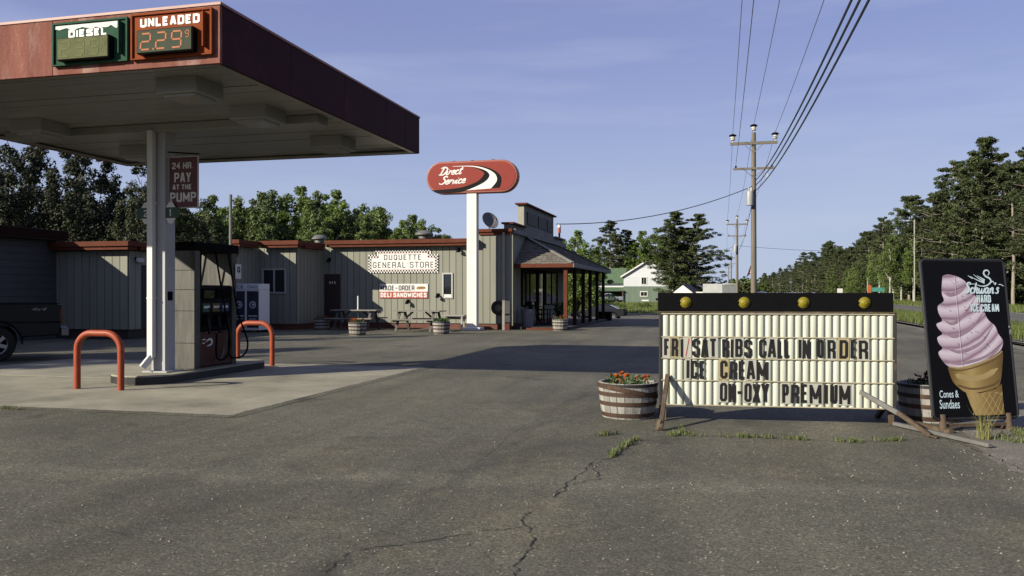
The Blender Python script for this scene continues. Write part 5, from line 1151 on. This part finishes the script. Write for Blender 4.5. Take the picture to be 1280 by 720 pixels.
# ---------------------------------------------------------------- far buildings
def far_house():
    r = thing('green_house', 'green and white gabled house with green roof beyond the lot', 'house', (-14.0, 158, gz(-14.0,158)), rad(1))
    LW = mat('house_white', (.80,.82,.84), .7, .06, 2); LG = mat('house_green', (.17,.225,.165), .75, .12, 2, streak=(1,1,.2)); RG = mat('roof_green', (.11,.18,.095), .8, .2, 2)
    MB().box(-4.4,4.4,0,9,0,3.0).build('lower_wall', LG, r); MB().prism([(-4.35,3.001),(4.35,3.001),(4.35,4.9),(0,7.6),(-4.35,4.9)], .02, 9).build('upper_wall', LW, r)
    for k in range(10): MB().box(-4.36,4.36,-.004,.019,3.02+k*.19,3.19+k*.19).build('clapboard', LW, r)
    for s in (-1,1):
        m = MB(); m.add([(0,-.4,7.75),(s*4.9,-.4,4.72),(s*4.9,9.3,4.72),(0,9.3,7.75),(0,-.4,7.95),(s*4.9,-.4,4.92),(s*4.9,9.3,4.92),(0,9.3,7.95)], [(0,1,2,3),(4,5,6,7),(0,1,5,4),(1,2,6,5),(2,3,7,6)]); m.build('roof', RG, r)
        MB().bar((0,-.42,7.78),(s*4.9,-.42,4.76),.06,.25).build('rake_board', WHT, r)
    for x, z0, z1, w in ((-.6,3.4,4.7,.9),(-.6,1.2,2.0,1.2)):
        o = MB().box(x-w/2-.1,x+w/2+.1,-.08,-.005,z0-.1,z1+.1).build('window', WHT, r)
        for a in (-1,1): MB().box(x+(a-1)*w/4+.03 if a > 0 else x-w/2+.03,x+w/2-.03 if a > 0 else x-.03,-.10,-.081,z0+.04,z1-.04).build('pane', DARK_GLASS, o)
    MB().box(-1.0,.3,-.05,-.005,.25,.5).build('notice', WHT, r); MB().box(1.6,2.0,-.05,-.005,.4,.8).build('vent', BLACK, r)
    MB().box(-12,-4.45,2.5,9,2.3,3.7).build('wing_wall', LW, r)
    m = MB(); m.add([(-12.3,1.8,3.6),(-4.3,1.8,3.6),(-4.3,5.8,6.6),(-12.3,5.8,6.6),(-12.3,9.4,3.6),(-4.3,9.4,3.6)], [(0,1,2,3),(3,2,5,4)]); m.build('wing_roof', RG, r)
    m = MB(); m.add([(-12.3,-.6,2.1),(-4.2,-.6,2.1),(-4.2,2.6,2.9),(-12.3,2.6,2.9)], [(0,1,2,3)]); m.build('lean_to_roof', RG, r)
    for x in (-12,-8.2,-4.5): MB().box(x-.1,x+.1,-.4,-.2,0,2.15).build('lean_to_post', mat('brown_post', (.10,.06,.04), .8), r)
    MB().box(-12,-4.45,2.55,2.7,0,2.29).build('back_wall', mat('dark_boards', (.03,.025,.02), .9), r)
far_house()
r = thing('white_cottage', 'small white gabled cottage behind the letter board', 'house', (-5.7,119,gz(-5.7,119)), rad(-8)); r.scale = (.80,.80,1.0); MB().prism([(-2.1,0),(2.1,0),(2.1,2.0),(0,3.3),(-2.1,2.0)], 0, 7).build('wall', WHT, r)
for s in (-1,1): MB().add([(0,-.3,3.42),(s*2.5,-.3,1.88),(s*2.5,7.3,1.88),(0,7.3,3.42)], [(0,1,2,3)]).build('roof', mat('roof_grey', (.20,.20,.21), .8), r)
MB().box(-.35,.45,-.03,-.004,1.2,1.8).build('window', DARK_GLASS, r); MB().box(2.11,5.0,1.5,6,0,2.3).build('side_wall', WHT, r); MB().add([(2.0,1.2,3.3),(2.0,6.2,3.3),(5.3,6.2,2.2),(5.3,1.2,2.2)], [(0,1,2,3)]).build('side_roof', MATS['roof_grey'], r)
r = thing('box_trailer', 'grey box trailer parked behind the letter board', 'trailer', (-1.1,117,gz(-1.1,117)), rad(-4)); r.scale = (.8,.8,1.05); MB().box(-2.2,1.0,0,2.4,.6,3.05).build('side_panel', mat('trailer_white', (.55,.56,.54), .5, .15, 1.5), r); MB().box(1.001,3.6,0,2.4,.6,2.95).build('front_panel', mat('trailer_grey', (.20,.21,.22), .5, .1, 2), r); MB().box(-2.2,3.6,-.05,2.45,3.06,3.12).build('roof_edge', WHT, r)
for x in (-.6,.4,2.6): MB().lathe([(0,-.1),(.45,-.1),(.45,.1),(0,.1)], 16, axis='y', c=(x,.1,.45)).build('wheel', TYRE, r)
# cars beyond the porch
def coupe(label, loc, rz, paint, hs=1.0, name='parked_car'):
    r = thing(name, label, 'car', loc, rz)
    low = [(.02,.42),(.0,.78),(.10,.92),(.55,.95),(1.5,.93),(3.1,.88),(4.2,.74),(4.55,.58),(4.55,.30)] + [(cx+.36*math.cos(t), .32+.36*math.sin(t)) for cx in (3.62,.92) for t in [math.pi*k/10 for k in range(11)]]
    MB().prism([(x,z*hs) for x,z in low], -.88, .88).build('body', paint, r, bevel=.06)
    cab = [(.55,.92),(1.35,1.28),(1.75,1.35),(2.25,1.34),(3.25,.87)]
    tap = lambda x, z, d: (x, d*(1-.28*max(0,z-.9)/.45), z*hs)
    MB().prism(cab, -.82, .82, tap).build('cabin', paint, r, bevel=.05)
    for s in (-1,1):
        MB().prism([(1.05,.97),(1.45,1.22),(1.78,1.28),(1.85,.96)], s*.83, s*.835, tap).build('side_window', DARK_GLASS, r); MB().prism([(1.92,.96),(1.86,1.28),(2.24,1.27),(3.0,.93)], s*.83, s*.835, tap).build('side_window', DARK_GLASS, r)
        MB().box(-.02,.06,min(s*.5,s*.82),max(s*.5,s*.82),.68*hs,.80*hs).build('tail_light', TAIL, r); MB().box(4.42,4.50,min(s*.5,s*.8),max(s*.5,s*.8),.56*hs,.66*hs).build('headlight', HEAD, r)
        for x in (.92,3.62): wheel(r, x, s*.80, .32, .2, 1 if s < 0 else -1)
    MB().add([(2.30,-.58,1.335*hs),(2.30,.58,1.335*hs),(3.22,.80,.90*hs),(3.22,-.80,.90*hs)], [(0,1,2,3)]).build('windscreen', DARK_GLASS, r, loc=(.02,0,.012)); MB().add([(1.33,-.56,1.29*hs),(1.33,.56,1.29*hs),(.60,.76,.96*hs),(.60,-.76,.96*hs)], [(0,1,2,3)]).build('rear_window', DARK_GLASS, r, loc=(-.02,0,.012))
    MB().box(-.04,.16,-.7,.7,.97*hs,1.01*hs).build('spoiler', paint, r, bevel=.01)
    return r
GREYP = mat('grey_car_paint', (.022,.024,.030), .7, .08, 3, spec=.08)
cy = 70.5; cx = -8.0
coupe('dark grey coupe parked beyond the porch posts', (cx, cy, gz(cx,cy)), rad(180-2), GREYP)
cx, cy = 3.4, 88; coupe('dark blue car whose roof shows above the letter board', (cx+1.8, cy, gz(cx,cy)), rad(166), mat('navy_paint', (.03,.035,.08), .3, .1, 3, coat=.4), 1.22)
SILV = mat('silver_paint', (.32,.36,.42), .35, .08, 3, coat=.4, metal=.3)
pickup('silver pickup parked at the green house lean-to', (-17.7, 152.5, gz(-18,152.5)), rad(180+2), SILV)
# ---------------------------------------------------------------- trees
LEAF_PINE = mat('pine_needles', (.068,.092,.025), .7, .35, .7, orand=.22, fine=.25, fscale=3, trans=.12)
LEAF_MAPLE = mat('maple_leaves', (.17,.25,.045), .6, .3, .6, orand=.2, fine=.2, fscale=4, trans=.28)
LEAF_ASPEN = mat('aspen_leaves', (.15,.21,.048), .6, .3, .6, orand=.25, fine=.2, fscale=4, trans=.25)
LEAF_DARK = mat('dark_leaves', (.042,.055,.016), .7, .35, .8, orand=.2, trans=.10)
BARK_PINE = mat('pine_bark', (.34,.29,.24), .9, .35, 3, bump=.5, bscale=12, streak=(1,1,.3))
BARK_BIRCH = mat('birch_bark', (.52,.49,.44), .7, .15, 3, col2=(.12,.10,.09), thr=.60, soft=.06, streak=(1,1,2))
def leaf_mesh(name, cents, rads, per, size, m, seed, flat_=.75, aspect=.55, up=.3):
    g = np.random.default_rng(seed); cents = np.array(cents); rads = np.array(rads)
    n_ = len(cents)*per; idx = np.repeat(np.arange(len(cents)), per)
    d = g.normal(size=(n_,3)); d /= np.linalg.norm(d, axis=1)[:,None]
    rr_ = g.random(n_)**.45
    p = cents[idx] + d*rr_[:,None]*rads[idx][:,None]*np.array([1,1,flat_])
    nrm = d*.7 + g.normal(size=(n_,3))*.6 + np.array([0,0,up]); nrm /= np.linalg.norm(nrm, axis=1)[:,None]
    t = np.cross(nrm, g.normal(size=(n_,3))); t /= np.linalg.norm(t, axis=1)[:,None]; b = np.cross(nrm, t)
    s = size*(.6+.8*g.random(n_))[:,None]
    V = np.stack([p-t*s, p-b*s*aspect+nrm*s*.15, p+t*s, p+b*s*aspect+nrm*s*.15], 1).reshape(-1,3)
    me = bpy.data.meshes.new(name); me.vertices.add(len(V)); me.vertices.foreach_set('co', V.astype(np.float32).ravel())
    me.loops.add(4*n_); me.loops.foreach_set('vertex_index', np.arange(4*n_, dtype=np.int32)); me.polygons.add(n_)
    me.polygons.foreach_set('loop_start', np.arange(0,4*n_,4,dtype=np.int32)); me.polygons.foreach_set('loop_total', np.full(n_,4,dtype=np.int32))
    me.materials.append(m); me.update(calc_edges=True); me.validate(); return me
def pine_mesh(seed, H=16.0, bare=.34, wide=2.9, per=30, size=.26, leaf=None, bark=None, gaps=.18):
    r = random.Random(seed); tr = MB(); lean = (r.uniform(-.25,.25), r.uniform(-.25,.25))
    ax = lambda z: Vector((lean[0]*(z/H)**2*2+.06*math.sin(z*.7+seed), lean[1]*(z/H)**2*2+.06*math.cos(z*.6+seed), z))
    tr.tube([ax(H*k/10) for k in range(11)], [.15*(1-k/10)**.8*H/16+.02 for k in range(11)], 8)
    C = []; Rr = []; z = H*bare
    while z < H*.985:
        t = (z-H*bare)/(H*(1-bare)); L_ = wide*(.45+.75*math.sin(min(1,t*1.25+.12)*math.pi*.62))*(1-t**2.4)*1.0+.35
        for k in range(r.randint(3,6)):
            if r.random() < gaps*(1.5-t): continue
            a = r.uniform(0,6.283); l_ = L_*r.uniform(.55,1.2); p0 = ax(z); rise = r.uniform(-.05,.35)
            p1 = p0+Vector((math.cos(a)*l_*.55, math.sin(a)*l_*.55, rise*l_*.3)); p2 = p0+Vector((math.cos(a)*l_, math.sin(a)*l_, rise*l_+.15))
            tr.tube([p0,p1,p2], [.05*(1-t)+.02,.03,.012], 4, False)
            for f in (.45,.72,1.0):
                if f*l_ < .3: continue
                q = p0.lerp(p2, f)+Vector((r.uniform(-.25,.25), r.uniform(-.25,.25), r.uniform(0,.2))); C.append(tuple(q)); Rr.append(r.uniform(.38,.68)*(1-.35*t))
        if t < .25:
            for k in range(2):
                a = r.uniform(0,6.283); l_ = r.uniform(.5,1.4); p0 = ax(z-H*.12*r.random()); tr.tube([p0, p0+Vector((math.cos(a)*l_, math.sin(a)*l_, -.1))], [.02,.006], 3, False)
        z += r.uniform(.38,.62)*H/16
    C.append(tuple(ax(H)-Vector((0,0,.1)))); Rr.append(.4)
    return tr.mesh('trunk', bark or BARK_PINE), leaf_mesh('crown', C, Rr, per, size, leaf or LEAF_PINE, seed, .55, .30, .5)
def broad_mesh(seed, H=9.0, wide=2.6, per=110, size=.15, leaf=None, bark=None, base=.28, clumps=46, leaders=5):
    r = random.Random(seed); tr = MB(); th = H*base
    tr.tube([(0,0,0),(.05,.03,th*.6),(.02,-.05,th*1.2),(.1,.02,H*.62),(.05,.05,H*.9)], [.15,.12,.10,.05,.012], 8)
    C = []; Rr = []; LD = [(0.0, 0.0, H, wide*.62)]
    for k in range(leaders):                       # several uneven sub-crowns make a ragged outline
        a = 6.283*(k+r.uniform(-.3,.3))/leaders; q = wide*r.uniform(.35,.68); LD.append((math.cos(a)*q, math.sin(a)*q, H*r.uniform(.62,.94), wide*r.uniform(.34,.52)))
    for (ax, ay, top, w) in LD[1:]:
        tr.tube([(.03,0,th*r.uniform(.7,1.1)), (ax*.55, ay*.55, (th+top)*.42), (ax*.9, ay*.9, top*.82)], [.07,.045,.01], 5, False)
    for k in range(clumps):
        ax, ay, top, w = LD[k % len(LD)]; t = r.random()**.9; lo = th*r.uniform(.6,1.3)
        z = lo+(top-lo)*t; prof = (math.sin(math.pi*min(1, t*.8+.16))**.8)*(1-.55*t) + .10*(1-t)
        a = r.uniform(0,6.283); q = w*1.35*prof*math.sqrt(r.uniform(.05,1.0))*r.uniform(.7,1.25)
        p = Vector((ax+math.cos(a)*q, ay+math.sin(a)*q, z)); C.append(tuple(p)); Rr.append(r.uniform(.34,.74)*H/9*(1.12-.52*t))
        if k % 5 == 0:
            s0 = Vector((ax*.5,ay*.5,max(th*.7, z-q*.9-.5))); tr.tube([s0, s0.lerp(p,.55)+Vector((0,0,.1)), p], [.035,.022,.006], 4, False)
    return tr.mesh('trunk', bark or BARK), leaf_mesh('crown', C, Rr, per, size, leaf or LEAF_MAPLE, seed, .95, .6, .35)
def tree(name, label, meshes, x, y, s, rz, cat='tree', group=None, sx=1.0):
    r = thing(name, label, cat, (x,y,gz(x,y)-.05), rz, group); r.scale = (s*sx,s*sx,s)
    put('trunk', meshes[0], r); put('crown', meshes[1], r); return r
rt = random.Random(21)
PINES = [pine_mesh(s, 16, .30+.06*(s % 3), 2.6+.3*(s % 2), 58, .165) for s in (1,2,3,4,5)]
PINE_LOW = [pine_mesh(s, 16, .08+.04*(s % 2), 2.7+.3*(s % 3), 54, .17, gaps=.10+.06*(s % 2)) for s in (11,12,13,14)]
# pines across the highway
# undergrowth under the pines
ASP = [broad_mesh(s, 9, 2.4, 120, .085, LEAF_ASPEN, BARK_BIRCH, .10, 210, 4+s % 3) for s in (31,32,33)]
MAP = [broad_mesh(s, 9, 3.0, 120, .09, LEAF_MAPLE, BARK, .08, 230, 6) for s in (41,42)]
DRK = [broad_mesh(s, 10, 3.1, 120, .08, LEAF_DARK, BARK, .08, 230, 5+s % 2) for s in (51,52)]
BIR = [broad_mesh(s, 11, 2.2, 90, .10, LEAF_ASPEN, BARK_BIRCH, .36, 120, 4) for s in (61,62)]
BUSH = [broad_mesh(s, 3.2, 2.2, 90, .10, LEAF_MAPLE, BARK, .02, 90, 6) for s in (71,72)]
def hfun(y):                                 # the wood's uneven skyline
    return 1.07 if y < 128 else (1.02 if y < 178 else (.80 if y < 232 else (1.02 if y < 340 else .92)))
k = 0
def far_pine(x, y, s, label, gr, low=False):
    global k; k += 1
    low = low or rt.random() < (.25 if y < 128 else .6); s *= hfun(y)*rt.uniform(.86,1.06)
    if 150 < y < 235 and rt.random() < .35: tree('broad_tree', 'leafy tree among the pines across the highway', (BIR+ASP)[k % 4], x, y, s*1.25, k, 'tree', 'leafy trees among the pines', 1.1); return
    tree('pine_tree', label, (PINE_LOW if low else PINES)[k % (len(PINE_LOW) if low else 5)], x, y, s, rt.uniform(0,6.28), 'tree', gr, rt.uniform(.9,1.2))
y = 78.0
while y < 250:
    far_pine(28.5+rt.uniform(-1.5,1.5), y, rt.uniform(.88,1.06), 'tall pine in the front row of the wood across the highway', 'front row pines across the highway'); y += rt.uniform(5.0,7.0)
y = 84.0
while y < 250:
    far_pine(34+rt.uniform(-2,2), y, rt.uniform(.94,1.06), 'tall pine standing behind the front row across the highway', 'second row pines across the highway'); y += rt.uniform(5.5,8)
y = 92.0
while y < 260:
    far_pine(41+rt.uniform(-3,3), y, rt.uniform(.98,1.08), 'pine deep in the wood across the highway', 'deep pines across the highway', True); y += rt.uniform(7,10)
y = 76.0
while y < 260:
    far_pine(49+rt.uniform(-3,3), y, rt.uniform(.95,1.1), 'pine deep in the wood across the highway', 'deep pines across the highway', True); y += rt.uniform(5,7)
y = 255.0
while y < 700:
    far_pine(29+rt.uniform(-2,4), y, rt.uniform(.85,1.08), 'distant pine far along the highway', 'distant pines along the highway', True); y += rt.uniform(9,15)+ (y-255)*.02
    if y < 420: far_pine(37+rt.uniform(-2,4), y, rt.uniform(.95,1.08), 'distant pine far along the highway', 'distant pines along the highway', True)
for i in range(60):
    yy = 78+i*3.4+rt.uniform(-2,2); tree('roadside_bush', 'low green bush at the foot of the pines across the highway', BUSH[i % 2], 31+rt.uniform(-1,12), yy, rt.uniform(.6,1.25), rt.uniform(0,6), 'bush', 'bushes under the pines')
for i, (x, y, s) in enumerate(((22.6,128,.86),(23.6,131,.92),(25.3,126,.8),(25.8,137,.9))):
    tree('birch_tree', ('leftmost','second','third','rightmost')[i]+' pale trunked birch before the pines beside the green street sign', BIR[i % 2], x, y, s, i*1.3, 'tree', 'birches across the highway')
# wood behind the store
AS = 'aspen in the belt of trees behind the store roof'
for i, (x, y, s) in enumerate(((-37,52,.95),(-34.5,55,.98),(-32,54,1.02),(-30,56,1.06),(-28.2,55,.98),(-26.3,57,.90),(-24.6,55,.84),(-23.0,58,.80),(-21.8,56,.76),(-20.3,58,.74),(-19.2,57,.62),(-39,58,1.05),(-35.5,61,1.12),(-31,62,1.12),(-27.5,63,1.0),(-24,63,.92),(-29.5,50,.78),(-25.2,50,.70),(-33.6,49,.8),(-20.8,51,.60),(-27.2,52,.86),(-23.6,52,.70),(-31.2,51,.84),(-36,50,.86),(-22.3,60,.82),(-18.6,61,.66),(-25.6,60,.98),(-29.2,60,1.10),(-33.4,60,1.06),(-37.6,62,1.1))):
    tree('aspen_tree', AS, (ASP+MAP[:1])[i % 4], x, y, s, i*1.1, 'tree', 'trees behind the store', 1.05)
for i, (x, y, s, lb) in enumerate(((-40.5,40,1.10,'tall dark tree under the left end of the canopy'),(-36.2,41,.93,'dark tree with a pointed crown left of the canopy column'),(-33.0,42,.80,'dark rounded tree just left of the canopy column'),(-44,44,1.2,'dark tree at the left edge behind the shed'),(-38.4,44,.85,'dark tree filling the gap behind the shed roof'),(-34.5,45,.74,'lowest dark tree behind the side section of the store'),(-30.6,40,.70,'dark tree hidden behind the white canopy column'),(-28.6,42,.66,'dark tree just right of the canopy column'),(-41.5,47,1.15,'dark tree deep behind the shed'),(-36.8,47,.98,'dark tree deep behind the side section of the store'))):
    tree('dark_tree', lb, DRK[i % 2], x, y, s, i*2.1, 'tree', 'dark trees at the left')
# trees beyond the porch
tree('maple_tree', 'bright green maple right behind the porch roof', MAP[0], -14.8, 86, .98, 1, 'tree', None, 1.25); tree('maple_tree', 'bright green maple seen between the porch posts', MAP[1], -17.5, 92, .90, 2, 'tree', None, 1.4); tree('maple_tree', 'low green maple filling the gap behind the porch', MAP[1], -21.5, 96, .72, 4, 'tree', None, 1.3)
tree('pine_tree', 'dark pine rising left of the green house roof', PINE_LOW[0], -24.6, 186, 1.12, 1, 'tree', None, 1.2); tree('pine_tree', 'second dark pine behind the green house roof', PINE_LOW[1], -21.5, 190, 1.0, 2, 'tree', None, 1.3)
for i, (x, y, s) in enumerate(((-18,188,1.72),(-14.5,190,1.75),(-27.5,192,1.5),(-11,195,1.6))):
    tree('broad_tree', ('leafy tree right above the green house gable','leafy tree between the house gable and the tall pines','leafy tree behind the left wing of the green house','leafy tree hidden behind the pair of tall pines')[i], MAP[i % 2], x, y, s, i, 'tree', None, 1.35)
tree('pine_tree', 'left of the pair of tall pines in front of the green house', PINE_LOW[1], -7.6, 131, .90, 3, 'tree', None, 1.35); tree('pine_tree', 'shorter pine between the pair of tall pines before the green house', PINE_LOW[2], -6.0, 133.5, .76, 1, 'tree', None, 1.5); tree('pine_tree', 'right of the pair of tall pines in front of the green house', PINE_LOW[0], -4.2, 132, .885, 5, 'tree', None, 1.35)
tree('broad_tree', 'small leafy tree at the foot of the pair of tall pines', ASP[1], -6.0, 128, .5, 2, 'tree', None, 1.3)
for i, (x, y, s) in enumerate(((-3.5,190,1.5),(.5,200,1.5),(4.5,215,1.4),(8,300,1.9),(12,330,2.0),(5,260,1.9),(10,420,3.0),(16,480,3.4))):
    tree('field_bush', 'low green thicket between the cottage and the poles', BUSH[i % 2], x, y, s, i, 'bush', 'thicket along the far side of the lot', 1.6)
for i, (x, y, s) in enumerate(((-18,120,.3),(-14,118,.25),(-11,121,.28),(-21,124,.3),(-16,127,.26))):
    tree('field_bush', 'tuft of tall weeds in the grass before the green house', BUSH[i % 2], x, y, s, i, 'bush', 'weeds before the green house', 1.8)
for i, (x, y, s) in enumerate(((-33,2,1.35),(-36,8,1.3),(-31,-4,1.3),(-25.5,3.6,1.0),(-27.5,-.5,1.2),(-28.5,6.5,1.2))):
    tree('dark_tree', 'large dark tree beyond the left edge shading the shed and truck', DRK[i % 2], x, y, s, i*1.7, 'tree', 'trees beyond the left edge')
for x0, n_, gap in ((-120,22,9.0),):
    for i in range(n_):
        tree('horizon_tree', 'distant tree on the far left horizon', DRK[i % 2] if i % 3 else MAP[i % 2], x0+i*gap*.55, 230+rt.uniform(-15,25)+i*3, rt.uniform(1.0,1.3), i, 'tree', 'distant trees on the horizon', 1.4)

# ---------------------------------------------------------------- grass and weeds
BLADE = mat('grass_blade', (.17,.215,.05), .7, .3, 3, trans=.3, orand=.1); BLADEY = mat('dry_grass_blade', (.38,.36,.12), .7, .3, 3, trans=.3); WEED = mat('weed_leaf', (.20,.24,.08), .7, .35, 12, trans=.25)
def blades(name, label, spots, m, hmin, hmax, wid, per, seed, spread=.05, lean=.5):
    g = np.random.default_rng(seed); P = np.repeat(np.array(spots, dtype=float), per, 0); n_ = len(P)
    P[:, :2] += g.normal(size=(n_,2))*spread; a = g.random(n_)*6.283; h = hmin+(hmax-hmin)*g.random(n_); d = np.stack([np.cos(a), np.sin(a), np.zeros(n_)],1); e = np.stack([-np.sin(a), np.cos(a), np.zeros(n_)],1)
    l_ = (lean*g.random(n_)*h)[:,None]; up = np.array([0,0,1.0])
    Md = P+d*l_*.4+up*h[:,None]*.6; Tp = P+d*l_*1.1+up*h[:,None]
    V = np.stack([P-e*wid, P+e*wid, Md+e*wid*.7, Md-e*wid*.7, Md-e*wid*.7, Md+e*wid*.7, Tp+e*wid*.1, Tp-e*wid*.1], 1).reshape(-1,3); n_ *= 2
    me = bpy.data.meshes.new(name); me.vertices.add(len(V)); me.vertices.foreach_set('co', V.astype(np.float32).ravel()); me.loops.add(4*n_); me.loops.foreach_set('vertex_index', np.arange(4*n_,dtype=np.int32)); me.polygons.add(n_)
    me.polygons.foreach_set('loop_start', np.arange(0,4*n_,4,dtype=np.int32)); me.polygons.foreach_set('loop_total', np.full(n_,4,dtype=np.int32)); me.materials.append(m); me.update(calc_edges=True)
    o = put(name, me); o['label'] = label; o['category'] = 'grass'; return stuff(o)
rg = random.Random(77)
blades('verge_grass', 'rough green grass strip between the lot and the highway', [(rg.uniform(8.5,12.0), rg.uniform(18,95), 0) for _ in range(9000)], BLADE, .10, .34, .012, 4, 1, .15)
blades('far_verge_grass', 'grass verge beyond the highway', [(rg.uniform(20.1,28), rg.uniform(50,170), 0) for _ in range(7000)], BLADE, .12, .40, .03, 3, 2, .2)
sp = []
for _ in range(9000):
    x = rg.uniform(-34,4); yy = rg.uniform(97,150); sp.append((x, yy, gz(x,yy)-.01))
blades('field_grass', 'sunny grass field in front of the green house', sp, BLADE, .12, .40, .03, 3, 3, .2)
def along(pts, n_, jit, seed):
    r = random.Random(seed); P = spline([Vector(gnd(*p)[:2]) for p in pts], 8); o = []
    for _ in range(n_): v = P[int(r.random()*len(P))]; o.append((v.x+r.gauss(0,jit), v.y+r.gauss(0,jit), .003))
    return o
blades('crack_weeds', 'weeds growing along the crack under the letter board', along([(838,545),(850,543),(880,546)],16,.02,1)+along([(905,546),(935,547),(962,547)],22,.02,2)+along([(985,548),(1012,551)],12,.02,3)+along([(1045,552),(1072,553)],14,.02,4)+along([(1098,551),(1125,551)],14,.02,5)+along([(850,535),(856,545)],12,.012,6), WEED, .015, .055, .004, 9, 5, .018, 1.1)
blades('fissure_weeds', 'weeds in the diagonal crack left of the letter board', along([(764,572),(780,560),(799,548)],26,.012,7)+along([(750,545),(770,543)],10,.02,8), WEED, .015, .06, .005, 9, 6, .015, 1.1)
tq = gnd(1232, 549)
blades('tall_weed', 'tall yellow green weed in front of the ice cream board', [(tq.x+rg.gauss(0,.03), tq.y+rg.gauss(0,.03), .003) for _ in range(12)], BLADEY, .10, .30, .0024, 7, 7, .02, .7)
blades('gravel_weeds', 'low weeds in the gravel at the right edge', [tuple(gnd(rg.uniform(1245,1290), rg.uniform(538,556)))[:2]+(.004,) for _ in range(36)], WEED, .02, .07, .005, 9, 8, .03, 1.0)
blades('slab_weeds', 'thin weeds along the edge of the concrete slab', along([(0,512),(10,512),(22,513)],10,.02,9), WEED, .02, .06, .004, 6, 9, .02, 1)
# loose stones on the lot
mb = MB(); r_ = random.Random(12)
for _ in range(420):
    p = gnd(r_.uniform(-40,1320), 540+170*r_.random()**1.2) if r_.random() < .7 else gnd(r_.uniform(1180,1300), r_.uniform(515,600)); s = r_.uniform(.003,.009)
    a = r_.uniform(0,6); mb.add([(p.x+s*math.cos(a+t)*q, p.y+s*math.sin(a+t)*q, z) for z, q in ((.002,1),(.002+s*.8,.6)) for t in (0,1.57,3.14,4.71)], [(4,5,6,7),(0,1,5,4),(1,2,6,5),(2,3,7,6),(3,0,4,7)])
o = stuff(mb.build('loose_stones', mat('pebble', (.30,.28,.24), .8, .4, 40), fix=False)); o['label'] = 'tiny loose stones scattered over the asphalt'; o['category'] = 'stones'
